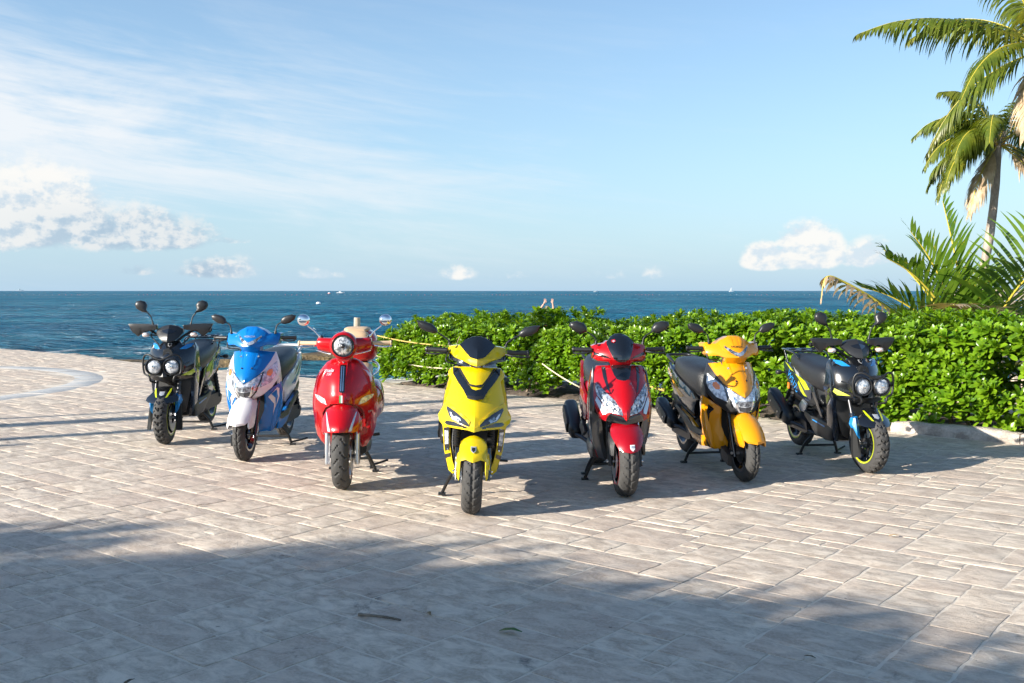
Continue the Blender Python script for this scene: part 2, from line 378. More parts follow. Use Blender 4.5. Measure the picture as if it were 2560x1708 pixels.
def npmesh(name, V, F, m, parent=None, smooth=60, attr=None):
    me = bpy.data.meshes.new(name); V = np.asarray(V, np.float32); F = np.asarray(F, np.int32); k = F.shape[1]
    me.vertices.add(len(V)); me.vertices.foreach_set('co', V.ravel())
    me.loops.add(F.size); me.loops.foreach_set('vertex_index', F.ravel())
    me.polygons.add(len(F)); me.polygons.foreach_set('loop_start', np.arange(0, F.size, k, dtype=np.int32)); me.polygons.foreach_set('loop_total', np.full(len(F), k, np.int32))
    me.update(calc_edges=True); me.validate()
    if attr is not None:
        a = me.attributes.new('rnd', 'FLOAT', 'FACE'); a.data.foreach_set('value', np.asarray(attr, np.float32))
    return link(name, me, m, parent, smooth)

# ------------------------------------------------------------------ terrace
EDGE = [(-30, 40), (-16, 27.2), (-12.37, 24.0), (-9.72, 22.0), (-7.54, 19.6), (-5.14, 17.5), (-3.22, 15.95), (-2.2, 15.25)]
HA = Vector((-2.10, 15.20)); HD = Vector((.745, -.667)).normalized(); HT = Vector((-HD.y, HD.x))   # hedge foot line and its outward normal
if HT.y < 0: HT = -HT
def hp(s, t): q = HA + HD * s + HT * t; return q.x, q.y
FAR = EDGE + [hp(1.0, -.0), hp(9.3, .0), hp(30, 0)]
def terrace_base():
    out = FAR + [(30, -12), (-30, -12)]
    mb = MB(); n = len(out)
    top = [(x, y, -.0032) for x, y in out]; bot = [(x, y, -1.9) for x, y in out]
    mb.add(top + bot, [tuple(range(n))[::-1]] + [(i, (i + 1) % n, n + (i + 1) % n, n + i) for i in range(n)])
    return struct(mb.build('terrace', M['grout'], smooth=None))
terrace = terrace_base()
def inpoly(x, y, poly):
    c = False; j = len(poly) - 1
    for i in range(len(poly)):
        xi, yi = poly[i]; xj, yj = poly[j]
        if (yi > y) != (yj > y) and x < (xj - xi) * (y - yi) / (yj - yi) + xi: c = not c
        j = i
    return c
POLY = FAR + [(30, -12), (-30, -12)]
UD = Vector((math.cos(R(-39)), math.sin(R(-39)))); VD = Vector((-UD.y, UD.x))
ARC_C = Vector((-10.6, 14.3)); ARC_R = 3.93; ARC_W = .43
def paving():
    cell = .122; U0, U1, V0, V1 = -26, 12, -4, 26
    nu, nv = int((U1 - U0) / cell), int((V1 - V0) / cell); occ = np.zeros((nu, nv), bool)
    rr = random.Random(5); sizes = [(3, 2), (2, 2), (4, 2), (3, 3), (4, 3), (2, 1), (3, 1), (2, 3), (5, 2), (1, 1)]; wts = [6, 5, 4, 4, 3, 3, 2, 4, 1.5, .4]
    stones = []
    for j in range(nv):
        for i in range(nu):
            if occ[i, j]: continue
            for _ in range(9):
                a, b = rr.choices(sizes, wts)[0]
                if i + a <= nu and j + b <= nv and not occ[i:i + a, j:j + b].any(): break
            else: a, b = 1, 1
            occ[i:i + a, j:j + b] = True
            u0, v0 = U0 + i * cell, V0 + j * cell; c = UD * (u0 + a * cell / 2) + VD * (v0 + b * cell / 2)
            if c.y < .6 or abs(c.x) > .62 * c.y + 1.9: continue          # nothing of it can be seen
            rad = math.hypot(a, b) * cell * .5
            if not inpoly(c.x, c.y, POLY): continue
            rc = math.hypot(c.x - ARC_C.x, c.y - ARC_C.y)
            if ARC_R - .08 < rc < ARC_R + ARC_W + .08 : continue
            stones.append((u0, v0, a * cell, b * cell, c))
    return stones
def stone_geo(u0, v0, du, dv, seed, g=.0068):
    """one stone: worn outline with a rounded shoulder, top not quite level"""
    r = random.Random(seed); k = 4; out = []
    def jit(a): return r.uniform(-a, a)
    cs = [(u0 + g, v0 + g), (u0 + du - g, v0 + g), (u0 + du - g, v0 + dv - g), (u0 + g, v0 + dv - g)]
    for e in range(4):
        (a0, b0), (a1, b1) = cs[e], cs[(e + 1) % 4]
        for q in range(k):
            t = q / k; j = .0065 if q else .004
            out.append((a0 + (a1 - a0) * t + jit(j), b0 + (b1 - b0) * t + jit(j)))
    cu, cv = u0 + du / 2, v0 + dv / 2; tu, tv, dz = jit(.003), jit(.003), jit(.0012)
    V = []; ins = .010
    for lev in range(3):
        for (a, b) in out:
            if lev == 0: p = (a, b, -.03)
            elif lev == 1: p = (a, b, -.0014 + dz + jit(.0005))
            else:
                du_, dv_ = cu - a, cv - b; L = math.hypot(du_, dv_)
                p = (a + du_ / L * ins, b + dv_ / L * ins, dz + (a - cu) * tu + (b - cv) * tv + jit(.001))
            V.append(p)
    V.append((cu, cv, dz + jit(.0015)))
    n = len(out); F = []
    for lev in range(2):
        for q in range(n): F.append((lev * n + q, lev * n + (q + 1) % n, (lev + 1) * n + (q + 1) % n, (lev + 1) * n + q))
    F += [(2 * n + q, 2 * n + (q + 1) % n, 3 * n, 3 * n) for q in range(n)]
    W = [(UD.x * a + VD.x * b, UD.y * a + VD.y * b, c) for a, b, c in V]
    return W, F
def build_paving():
    st = paving(); st.sort(key=lambda s: -(s[2] * s[3]) / max(1.0, s[4].y) ** 3 if abs(s[4].x) < .53 * s[4].y + .3 and s[4].y > 2.6 else 0)
    rr = random.Random(3); V = []; F = []; A = []
    for i, (u0, v0, du, dv, c) in enumerate(st):
        W, f = stone_geo(u0, v0, du, dv, i); val = rr.random()
        if i < 300:
            me = bpy.data.meshes.new('paving_stone'); f3 = [q if q[2] != q[3] else q[:3] for q in f]
            me.from_pydata(W, [], f3); me.update(); a = me.attributes.new('rnd', 'FLOAT', 'FACE'); a.data.foreach_set('value', [val] * len(f3))
            link('paving_stone', me, M['stone'], terrace, 30)
        else:
            b = len(V); V += W; f3 = [q if q[2] != q[3] else q[:3] for q in f]
            F += [tuple(k + b for k in q) for q in f3]; A += [val] * len(f3)
    me = bpy.data.meshes.new('paving_stones'); me.from_pydata(V, [], F); me.update(); a = me.attributes.new('rnd', 'FLOAT', 'FACE'); a.data.foreach_set('value', A)
    o = link('paving_stones', me, M['stone'], terrace, 30); o['kind'] = 'stuff'
build_paving()
def arc_band():
    a0 = -95
    for k in range(14):
        x0, x1 = R(a0 + k * 14 + .5), R(a0 + (k + 1) * 14 - .5); mb = MB(); n = 6; rg = []
        for i in range(n + 1):
            a = x0 + (x1 - x0) * i / n; ca, sa = math.cos(a), math.sin(a); ring = []
            for (r, z) in ((ARC_R, -.03), (ARC_R, -.004), (ARC_R + .015, .001), (ARC_R + ARC_W - .015, .001), (ARC_R + ARC_W, -.004), (ARC_R + ARC_W, -.03)):
                ring.append((ARC_C.x + r * ca, ARC_C.y + r * sa * 1.0, z))
            rg.append(ring)
        mb.rings(rg); mb.build('slate_band_slab', M['slate'], terrace, 30)
arc_band()

# ------------------------------------------------------------------ sea
SEA = -1.0
def sea():
    nr, na = 460, 420
    r = 13 * (14000 / 13) ** (np.linspace(0, 1, nr) ** 1.0); a = np.radians(np.linspace(-62, 62, na))
    Rr, Aa = np.meshgrid(r, a, indexing='ij'); X = Rr * np.sin(Aa); Y = Rr * np.cos(Aa); Z = np.full_like(X, SEA)
    sp = np.gradient(r)[:, None] * np.ones_like(X); g = np.random.default_rng(4)
    for k in range(46):
        lam = .8 * 1.11 ** k * g.uniform(.9, 1.1)
        if lam > 13: break
        th = R(g.normal(-97, 34)); kx, ky = math.cos(th) * 2 * math.pi / lam, math.sin(th) * 2 * math.pi / lam
        amp = .019 * lam ** .78 * g.uniform(.6, 1.2); fade = np.clip((lam / sp - 2.2) / 2.5, 0, 1)
        ph = kx * X + ky * Y + g.uniform(0, 6.28); grp = .6 + .4 * np.sin(X * kx * .11 + Y * ky * .07 + k)
        Z += fade * amp * grp * (np.sin(ph) + .35 * np.sin(ph * 2 + 1.57)) * np.clip((Rr - 24) / 20, .25, 1)
    struct(gridmesh('sea', X, Y, Z, M['water'], None, 180))
sea()
def beach():
    s = np.linspace(-3.2, 24, 110); t = np.linspace(-.35, 16, 70); S, T = np.meshgrid(s, t, indexing='ij')
    X = HA.x + HD.x * S + HT.x * T; Y = HA.y + HD.y * S + HT.y * T
    sm = lambda v, a, b: (lambda q: q * q * (3 - 2 * q))(np.clip((v - a) / (b - a), 0, 1))
    Z = -.035 - 1.5 * sm(T, 2.4, 13) - .9 * sm(-S, .4, 3.0) * 1
    Z += .03 * np.sin(X * 2.1 + Y * 1.3) * np.sin(X * 1.1 - Y * 2.4) * (T > .3) * sm(T, .4, 2)
    struct(gridmesh('beach', X, Y, Z, M['sand'], None, 180))
    s = np.linspace(.15, 24, 130); t = np.linspace(.10, 2.1, 16); S, T = np.meshgrid(s, t, indexing='ij')
    X = HA.x + HD.x * S + HT.x * T; Y = HA.y + HD.y * S + HT.y * T
    Z = -.012 + .05 * np.sin(np.clip(T / 2.1, 0, 1) * 3.14) + .012 * np.sin(X * 9 + Y * 7) * np.sin(X * 5 - Y * 8)
    Z[:, 0] -= .06; Z[:, -1] -= .3; Z[0, :] -= .2
    struct(gridmesh('planting_bed', X, Y, Z, M['soil'], None, 180))
beach()
def rock(name, c, d, seed, m, parent=None):
    bm = bmesh.new(); bmesh.ops.create_icosphere(bm, subdivisions=4, radius=1.0)
    for v in bm.verts:
        p = v.co.copy(); q = Vector((p.x * d[0], p.y * d[1], p.z * d[2]))
        nz = mnoise.fractal(q * .9 + Vector((seed * 7.1, 0, 0)), 1.0, 2.0, 5)
        v.co = q * (1 + .25 * nz) + Vector((0, 0, .3 * d[2] * mnoise.noise(q * 2.5 + Vector((0, seed, 0)))))
    me = bpy.data.meshes.new(name); bm.to_mesh(me); bm.free(); o = link(name, me, m, parent, 50); o.location = c
    return o
for i, (x, y, dx, dy, dz, lab) in enumerate([
        (-11.9, 30.6, 2.1, .9, .28, 'low brown weedy reef rock awash just beyond the terrace edge on the left'),
        (-9.3, 31.6, 1.6, .7, .24, 'flat dark reef rock awash behind the leftmost scooter'),
        (-7.2, 35.4, 2.6, .8, .20, 'thin dark reef ledge in the foam behind the blue scooter'),
        (-14.5, 30.0, 1.6, .8, .20, 'small dark reef rock nearest the left end of the foam'),
        (-5.0, 39.0, 2.2, .7, .20, 'far dark reef ledge in the surf between the blue and red scooters')]):
    tag(rock('reef_rock', (x, y, SEA - .02), (dx, dy, dz), i + 1, M['reef']), lab, 'rock', 'reef rocks along the shore')

# ------------------------------------------------------------------ hedge of beach naupaka
def leaf_template(L=1.0, W=.36):
    """obovate, slightly cupped and recurved leaf lying along +Y, 3 x 2 cells"""
    ts = [0, .4, .8, 1.0]; ws = [.10, .40, .47, .15]; V = []
    for t, q in zip(ts, ws):
        z = .10 * math.sin(t * 2.6) - .16 * t * t
        for sx in (-1, 0, 1): V.append((sx * q * W / .49 * .5 * 1.05, t * L, z + (.05 * q if sx else -.02)))
    F = [];
    for i in range(3):
        for j in range(2): a = i * 3 + j; F.append((a, a + 1, a + 4, a + 3))
    return np.array(V), np.array(F)
LV, LF = leaf_template()
def frame(axis, spin):
    z = axis.normalized(); x = z.cross(Vector((.3, .2, 1))).normalized() if abs(z.z) < .95 else Vector((1, 0, 0)); y = z.cross(x)
    return x * math.cos(spin) + y * math.sin(spin), -x * math.sin(spin) + y * math.cos(spin), z
def rosette(pos, axis, rr, nl, L):
    """leaf matrices of one rosette"""
    out = []; sp = rr.uniform(0, 6)
    for k in range(nl):
        f = k / max(1, nl - 1); x, y, z = frame(axis, sp + k * 2.39996); tilt = R(12 + 58 * f + rr.uniform(-9, 9))
        d = y * math.sin(tilt) + z * math.cos(tilt); nrm = -y * math.cos(tilt) + z * math.sin(tilt)
        if nrm.z < 0 and rr.random() < .0: nrm = -nrm
        xx = d.cross(nrm); l = L * (.72 + .4 * f) * rr.uniform(.85, 1.12)
        xx = (xx + nrm * rr.uniform(-.35, .35)).normalized(); nrm = xx.cross(d)
        p = Vector(pos) + z * .02 * (1 - f)
        out.append(Matrix(((xx.x * l, d.x * l, nrm.x * l, p.x), (xx.y * l, d.y * l, nrm.y * l, p.y), (xx.z * l, d.z * l, nrm.z * l, p.z), (0, 0, 0, 1))))
    return out
def leaves_mesh(name, mats, m, parent, LV=LV, LF=LF):
    Ms = np.array([[list(r) for r in q] for q in mats]); V = np.einsum('nij,kj->nki', Ms[:, :3, :3], LV) + Ms[:, None, :3, 3]
    n, k = V.shape[:2]; F = (np.arange(n)[:, None, None] * k + LF[None]).reshape(-1, LF.shape[1])
    return npmesh(name, V.reshape(-1, 3), F, m, parent, 180)
HEND = 12.2
def hedge_top(s, t):
    e = .86 + .13 * mnoise.noise(Vector((s * .9, t * .9, 3.3))) + .05 * mnoise.noise(Vector((s * 2.7, t * 2.2, 9))) + .021 * s
    e += .17 * math.exp(-((s - 3.08) / .16) ** 2) - .05 * math.exp(-((s - 4.2) / .6) ** 2)          # the tuft that stands proud in front of the bather
    e *= min(1.0, .62 + .38 * min(1, max(0, s + .25) / .9)) # rounded left end
    return e * (1 - .14 * max(0, (t - 1.0)) ** 2 - .10 * max(0, .35 - t))
def hedge():
    root = empty('naupaka_hedge', (*hp(0, .9), 0)); tag(root, 'long bright green leafy hedge behind the scooters, growing in front of the sea', 'hedge')
    inv = Matrix.Translation(-root.location); rr = random.Random(21); mats = []
    HT3 = Vector((HT.x, HT.y, 0)); HD3 = Vector((HD.x, HD.y, 0)); up = Vector((0, 0, 1))
    def put(s, t, z, axis, L=None, nl=None):
        x, y = hp(s, t); mats.extend(rosette((x, y, z), axis, rr, nl or rr.randint(9, 13), L or rr.uniform(.082, .118)))
    for _ in range(3000):                                   # front face
        s = rr.uniform(0.0, HEND); f = rr.random() ** .8; top = hedge_top(s, .2); z = .045 + (top - .07) * f
        gap = mnoise.noise(Vector((s * 1.5, z * 1.9, 5.0)))
        if gap < -.07 - .14 * z and z < .80 and s > 1.6: continue
        if z < .2 and rr.random() < .3 and s > 1.6: continue
        t = .03 + .10 * mnoise.noise(Vector((s * 1.6, z * 2.0, 1))) + .16 * (z / 1.1) ** 2 + rr.uniform(-.05, .12) + (.05 if z < .25 else 0)
        ax = -HT3 * rr.uniform(.35, .9) + up * rr.uniform(.45, 1.0) + HD3 * rr.uniform(-.5, .35)
        put(s, t, z, ax, rr.uniform(.068, .112) * (1 + .25 * min(1, max(0, (s - 4) / 5))))
    for _ in range(1150):                                   # inner layers, fill the depth
        s = rr.uniform(.1, HEND); z = rr.uniform(.14, .92) * hedge_top(s, .6); t = rr.uniform(.5, 1.5)
        put(s, t, z, -HT3 * rr.uniform(.2, .8) + up + HD3 * rr.uniform(-.6, .6), rr.uniform(.15, .2), 9)
    for _ in range(2800):                                   # top
        s = rr.uniform(-.1, HEND); t = rr.uniform(.2, 1.75); z = hedge_top(s, t) + rr.uniform(-.12, .09)
        put(s, t, z, up + HD3 * rr.uniform(-.45, .3) - HT3 * rr.uniform(-.15, .4), rr.uniform(.068, .11))
    for _ in range(170):                                    # left end
        t = rr.uniform(.2, 1.7); z = rr.uniform(.12, .75); s = .02 + .25 * rr.random() - .12 * (z - .4)
        put(s, t, z, -HD3 + up * rr.uniform(.4, 1) - HT3 * rr.uniform(0, .6))
    for _ in range(14):                                     # tall tuft
        put(3.0 + rr.gauss(0, .13), rr.uniform(.3, .8), hedge_top(3.0, .5) + rr.uniform(-.1, .06), up + HD3 * rr.uniform(-.6, .6), .15)
    cx = Vector((0, 0, 1.1)); order = sorted(range(len(mats)), key=lambda i: (mats[i].translation - cx).length - (0 if mats[i].translation.x / max(.1, mats[i].translation.y) < .52 else -50))
    me = bpy.data.meshes.new('leaf'); me.from_pydata([tuple(v) for v in LV], [], [tuple(int(q) for q in f) for f in LF]); me.materials.append(M['leaf'])
    me.polygons.foreach_set('use_smooth', [True] * len(me.polygons)); me.update()
    for i in order[:300]:
        o = bpy.data.objects.new('leaf', me); COL.objects.link(o); o.parent = root; o.matrix_parent_inverse = Matrix.Identity(4); o.matrix_local = inv @ mats[i]
    rest = [inv @ mats[i] for i in order[300:]]
    f = leaves_mesh('foliage', rest, M['leaf'], root); f['kind'] = 'stuff'
    # woody stems
    for k in range(46):
        s = rr.uniform(.15, HEND); t = rr.uniform(.22, 1.3); x, y = hp(s, t); mb = MB(); a = rr.uniform(0, 6.3)
        p0 = Vector((x, y, -.03)); pts = [p0]
        for q in range(4):
            pts.append(pts[-1] + Vector((rr.uniform(-.09, .09), rr.uniform(-.09, .09), rr.uniform(.13, .22))))
        c = crom(pts, 4); mb.tube([inv @ p for p in c], [.022 * (1 - .6 * i / len(c)) for i in range(len(c))], 6)
        for q in range(4):
            b0 = c[rr.randint(4, len(c) - 2)]; d = Vector((rr.uniform(-1, 1), rr.uniform(-1, .6), rr.uniform(-.1, .9))).normalized(); L = rr.uniform(.18, .45)
            cc = crom([b0, b0 + d * L * .5 + Vector((0, 0, rr.uniform(-.05, .05))), b0 + d * L], 3); mb.tube([inv @ p for p in cc], [.010 - .006 * i / len(cc) for i in range(len(cc))], 5)
        mb.build('stem', M['stem'], root)
hedge()
# kerb stones at the right
def kerb():
    root = empty('kerb', (*hp(7.95, 0), 0)); tag(root, 'low rough pale limestone kerb along the foot of the hedge at far right', 'kerb'); o = Vector((*hp(7.95, 0), 0))
    s = 7.95; rr = random.Random(2)
    while s < 13:
        L = rr.uniform(.85, 1.2); n = 9; rg = []
        for i in range(n):
            ss = s + .004 + (L - .008) * i / (n - 1); ring = []
            for (t, z) in ((-.085, -.02), (-.09, .04), (-.085, .090), (-.06, .11), (.05, .112), (.08, .09), (.085, -.02)):
                x, y = hp(ss, t + rr.uniform(-.006, .006) - .02); e = (.02 if i in (0, n - 1) and z > .1 else 0)
                ring.append((x - o.x, y - o.y, z + rr.uniform(-.006, .006) - e))
            rg.append(ring)
        mb = MB(); mb.rings(rg); mb.build('kerb_stone', M['kerb'], root, 50); s += L
kerb()

# ------------------------------------------------------------------ palms
def frond_mesh(pts, L_leaf, n, rr, droop, up_bias=0.0, wmax=.045, dry=0.0, side=(1, -1), fold=.5):
    """one pinnate frond along a smooth curve: midrib tube plus hanging leaflets. Returns (leaflet verts, quads, rib MB)"""
    c = crom(pts, 8); N_ = len(c); V = []; F = []; rib = MB()
    rib.tube(c, [.030 * (1 - .88 * i / N_) for i in range(N_)], 6)
    for k in range(n):
        u = .14 + .86 * (k + .5) / n; fi = u * (N_ - 1); i = min(int(fi), N_ - 2); p = c[i].lerp(c[i + 1], fi - i)
        t = (c[i + 1] - c[i]).normalized(); sd = t.cross(Vector((0, 0, 1)))
        if sd.length < .05: sd = Vector((1, 0, 0))
        sd.normalize(); nu = sd.cross(t).normalized()
        ll = L_leaf * (math.sin(min(1, u * 1.12 + .02) * math.pi * .93 + .12) * .82 + .20) * rr.uniform(.85, 1.1)
        for s_ in side:
            if rr.random() < dry * .25: continue
            d = (sd * s_ * .78 + t * (.55 + .4 * u) + nu * (fold + up_bias + rr.uniform(-.12, .12))).normalized(); q = p.copy(); seg = 5; base = len(V); wd = wmax * rr.uniform(.8, 1.1)
            dr = droop * rr.uniform(.75, 1.25)
            for j in range(seg + 1):
                f = j / seg; ww = wd * (.55 + .9 * f if f < .35 else 1.0 - .97 * ((f - .35) / .65) ** 1.4)
                wv = t.cross(d).cross(d).normalized() if False else (t - d * t.dot(d)).normalized()
                V.append(q - wv * ww * .5); V.append(q + wv * ww * .5)
                d = (d + Vector((0, 0, -1)) * dr / seg * (.4 + 1.2 * f) + Vector((rr.uniform(-.05, .05), rr.uniform(-.05, .05), 0))).normalized(); q = q + d * ll / seg
            F += [(base + 2 * j, base + 2 * j + 1, base + 2 * j + 3, base + 2 * j + 2) for j in range(seg)]
    return V, F, rib
def frond(root, pts, L_leaf, n, rr, droop, m='frond', rm='rachis', name='frond', **kw):
    V, F, rib = frond_mesh(pts, L_leaf, n, rr, droop, **kw); o = root.location
    f = npmesh(name, [tuple(Vector(v) - o) for v in V], F, M[m], root, 180)
    rib.v = [tuple(Vector(v) - o) for v in rib.v]; rib.build('midrib', M[rm], f)
    return f
def trunk(root, pts, r0, r1, rings=.09):
    c = crom(pts, 22); n = len(c); mb = MB(); L = 0; rs = []
    for i in range(n):
        if i: L += (c[i] - c[i - 1]).length
        rs.append((r0 + (r1 - r0) * min(1, (i / n) ** .6)) * (1 + .045 * math.sin(L / rings * 2 * math.pi)))
    mb.tube([p - root.location for p in c], rs, 14); return mb.build('trunk', M['bark'], root, 60)
def bez(c, az, el0, L, sag, n=6):
    """rachis leaving c at azimuth az and elevation el0, sagging by its weight"""
    out = [Vector(c)]; d = Vector((math.sin(az) * math.cos(el0), math.cos(az) * math.cos(el0), math.sin(el0)))
    for i in range(n):
        out.append(out[-1] + d * L / n); d = (d + Vector((0, 0, -sag / n * (.5 + i / n)))).normalized()
    return out
def palm(label, base, lean, top, specs, r0=.17, r1=.11, m='frond', seed=1, leafL=.62, nleaf=58, extra=True):
    root = empty('coconut_palm', base); tag(root, label, 'palm tree', 'coconut palms'); rr = random.Random(seed)
    b = Vector(base); t = Vector(top); trunk(root, [b, b.lerp(t, .35) + Vector(lean), b.lerp(t, .7) + Vector(lean) * .8, t + Vector((0, 0, .1))], r0, r1)
    c = t + Vector((0, 0, .15))
    if extra:
        mb = MB()
        for k in range(12):
            a = k * 2.4; e = R(35 + 4 * k); d = Vector((math.cos(a) * math.cos(e), math.sin(a) * math.cos(e), math.sin(e)))
            mb.tube([c - root.location + Vector((0, 0, -.15)), c - root.location + d * .35, c - root.location + d * .62], [.055, .032, .012], 6)
        mb.build('leaf_sheath', M['bark'], root); mb = MB(); q = c - root.location
        for k in range(16):
            a = k * 2.4 + .5; e = R(rr.uniform(-10, 45)); d = Vector((math.cos(a) * math.cos(e), math.sin(a) * math.cos(e), math.sin(e))); L = rr.uniform(.35, .75)
            mb.tube(crom([q + Vector((0, 0, -.1)), q + d * L * .6, q + d * L + Vector((0, 0, -.12))], 4), [.016 - .0014 * i for i in range(9)], 5)
        mb.build('flower_stalk', M['coconut'], root)
    for (azd, eld, L, sag, *o) in specs:
        dry = o[0] if o else 0
        frond(root, bez(c, R(azd), R(eld), L, sag), leafL * rr.uniform(.9, 1.1), nleaf, rr, 2.5 + .8 * rr.random(), 'dryfrond' if dry else m, dry=dry, wmax=.060, fold=.15)
    return root
# nearer palm, its crown at the right edge: (azimuth from +Y clockwise, elevation, length, sag)
palm('tall coconut palm whose crown enters at the top right corner', (14.6, 24.6, -.3), (.25, 0, .1), (11.75, 22.2, 6.55),
     [(-92, 22, 4.3, 1.05), (-66, 78, 3.4, 1.2), (-100, 62, 3.6, 1.5), (-80, -18, 3.3, 1.9), (-120, 4, 3.4, 2.0), (-40, 40, 3.5, 1.6), (10, 50, 3.4, 1.5), (60, 35, 3.5, 1.5), (110, 45, 3.5, 1.5), (150, 20, 3.4, 1.8), (-150, 30, 3.4, 1.8), (-165, -5, 3.2, 2.0), (80, 0, 3.3, 1.9), (-140, -35, 2.8, 1.6, .6)],
     seed=4, leafL=.98, nleaf=70)
palm('smaller coconut palm with a curved trunk and drooping crown behind the taller one', (12.65, 28.4, -.6), (.28, 0, 0), (13.55, 28.0, 5.35),
     [(-95, 22, 2.5, 2.6), (-70, 48, 2.6, 2.6), (-105, 50, 2.5, 2.6), (-125, 28, 2.6, 2.9), (-55, 8, 2.4, 2.9), (-90, -8, 2.4, 2.9), (-110, 5, 2.4, 2.9), (-75, 70, 2.3, 2.2), (-150, 35, 3.2, 2.7), (180, 50, 3.2, 2.6), (150, 25, 3.3, 2.9), (120, 30, 3.3, 2.6), (90, 45, 3.3, 2.5), (60, 25, 3.2, 2.7), (20, 35, 3.2, 2.6), (-20, 40, 3.2, 2.6), (-115, -50, 2.3, 1.6, .5), (105, -30, 2.8, 1.9, .5), (135, -40, 2.7, 1.6, .5), (80, -12, 3.2, 2.8)],
     .155, .105, seed=9, leafL=1.0, nleaf=60)
# young palm just behind the hedge
def young_palm():
    base = Vector((5.75, 12.3, -.35)); root = empty('young_coconut_palm', base); tag(root, 'stemless young coconut palm with stiff arching fronds just behind the hedge', 'palm tree'); rr = random.Random(31)
    c = base + Vector((0, 0, .75))
    mb = MB(); mb.tube([Vector((0, 0, 0)), Vector((0, 0, .45)), Vector((0, .0, .8))], [.16, .14, .10], 10); mb.build('trunk', M['bark'], root)
    for (azd, eld, L, sag) in [(-78, 80, 2.15, .45), (75, 64, 2.8, 1.3), (95, 42, 2.7, 1.2), (-88, 50, 1.8, 1.0), (-60, 62, 1.9, .8), (-115, 36, 1.9, 1.0), (-150, 44, 1.9, 1.3), (20, 55, 1.9, 1.0), (-100, 62, 1.9, 1.2), (170, 62, 2.0, 1.5), (-10, 40, 1.8, 1.0), (-80, 25, 1.7, .7), (-95, 70, 1.95, .9)]:
        frond(root, bez(c, R(azd), R(eld), L, sag), 1.0 * rr.uniform(.8, 1.1), 26, rr, rr.uniform(.35, .95), 'frondy', wmax=.055, fold=rr.uniform(.2, .6))
    for (azd, eld, L, sag) in [(-105, 30, 1.5, 1.9), (-70, 35, 1.3, 2.1), (95, 15, 1.5, 1.4), (-130, 55, 1.5, 2.4)]:
        frond(root, bez(c, R(azd), R(eld), L, sag), .6, 18, rr, 1.2, 'dryfrond', wmax=.04, fold=.1, dry=.8)
    return root
young_palm()
def dead_frond(label, pts, L, n, droop, seed, side=(1, -1)):
    root = empty('dry_palm_frond', Vector(pts[0])); tag(root, label, 'palm frond', 'dead palm fronds on the hedge')
    frond(root, pts, L, n, random.Random(seed), droop, 'dryfrond', name='leaflets', dry=.5, wmax=.045, side=side, fold=.0); return root
dead_frond('bent dry brown palm frond standing above the hedge behind the rightmost scooter', [(5.05, 12.2, .85), (4.75, 12.0, 1.02), (4.35, 11.9, 1.28), (3.95, 11.85, 1.50), (3.72, 11.8, 1.56), (3.66, 11.8, 1.30)], .30, 26, 2.6, 3)
dead_frond('dead grey brown palm frond lying flat on top of the hedge near the young palm', [(5.35, 11.3, 1.02), (5.2, 11.1, 1.17), (4.95, 10.85, 1.25), (4.7, 10.6, 1.25)], .62, 22, .5, 5)
# shelter of weathered boards and canes behind the palms
def shelter():
    b = Vector((7.0, 14.6, -.3)); root = empty('beach_shelter', b); tag(root, 'weathered wooden beach counter with cane front behind the young palm', 'shelter'); rr = random.Random(8)
    for k, (z, y, h) in enumerate(((1.62, -.12, .10), (1.51, -.16, .09), (1.70, .2, .04))):
        mb = MB(); mb.box((.9, y, z), (3.2, .06 if k < 2 else .6, h)); mb.build('plank', M['wood'], root, bevel=.006)
    for k in range(20):
        if k in (9, 15): continue
        x = -.55 + k * .155; mb = MB(); mb.tube([(x, 0, -.2), (x + rr.uniform(-.02, .02), 0, 1.45)], [.07, .062], 7); mb.build('cane', M['wood'], root)
    for x in (-.6, 2.3):
        mb = MB(); mb.box((x, .25, .6), (.12, .12, 2.0)); mb.build('post', M['wood_dark'], root, bevel=.01)
shelter()
# post and rope barrier
def rope_path(a, b, sag, n=22):
    a, b = Vector(a), Vector(b); return [a.lerp(b, i / n) + Vector((0, 0, -sag * 4 * (i / n) * (1 - i / n))) for i in range(n + 1)]
def rope(name, pts, r, m, label):
    root = empty(name, pts[0]); o = Vector(pts[0]); c = crom(pts, 4)
    for k in range(3):                                        # three laid strands
        mb = MB(); L = 0; q = []
        for i, p in enumerate(c):
            if i: L += (c[i] - c[i - 1]).length
            t = (c[min(i + 1, len(c) - 1)] - c[max(i - 1, 0)]).normalized(); u = t.cross(Vector((0, 0, 1))).normalized(); v = t.cross(u); a = L / .09 * 2 * math.pi + k * 2.094
            q.append(p - o + (u * math.cos(a) + v * math.sin(a)) * r * .55)
        mb.tube(q, r * .62, 5); mb.build('strand', M[m], root)
    tag(root, label, 'rope', 'barrier ropes along the hedge'); return root
def post(label, loc, h, r, tilt=0):
    root = empty('wooden_post', loc); mb = MB(); rr = random.Random(int(h * 1000)); pts = [Vector((tilt * z, 0, z)) for z in np.linspace(-.2, h, 8)]
    mb.tube(pts, [r * rr.uniform(.94, 1.06) for _ in pts], 12); mb.build('shaft', M['wood'], root, 50)
    mb = MB(); mb.lathe([(r * 1.25, -.02), (r * 1.3, 0), (r * 1.25, .02)], (tilt * (h - .2), 0, h - .2), 'Z', 12); mb.build('lashing', M['rope_y'], root)
    tag(root, label, 'post', 'posts of the rope barrier')
PX = (-2.45, 15.55)
post('round weathered wooden post with yellow rope behind the red round-lamp scooter', (*PX, -.05), 1.03, .048, .03)
a = hp(2.9, .02)
rope('rope', rope_path((*PX, .80), (*hp(2.4, .02), .66), .10), .010, 'rope_y', 'yellow upper rope running from the wooden post into the hedge')
rope('rope', rope_path((*PX, .52), (*hp(2.6, -.10), .40), .16), .009, 'rope_w', 'pale lower rope sagging between the wooden post and the hedge')
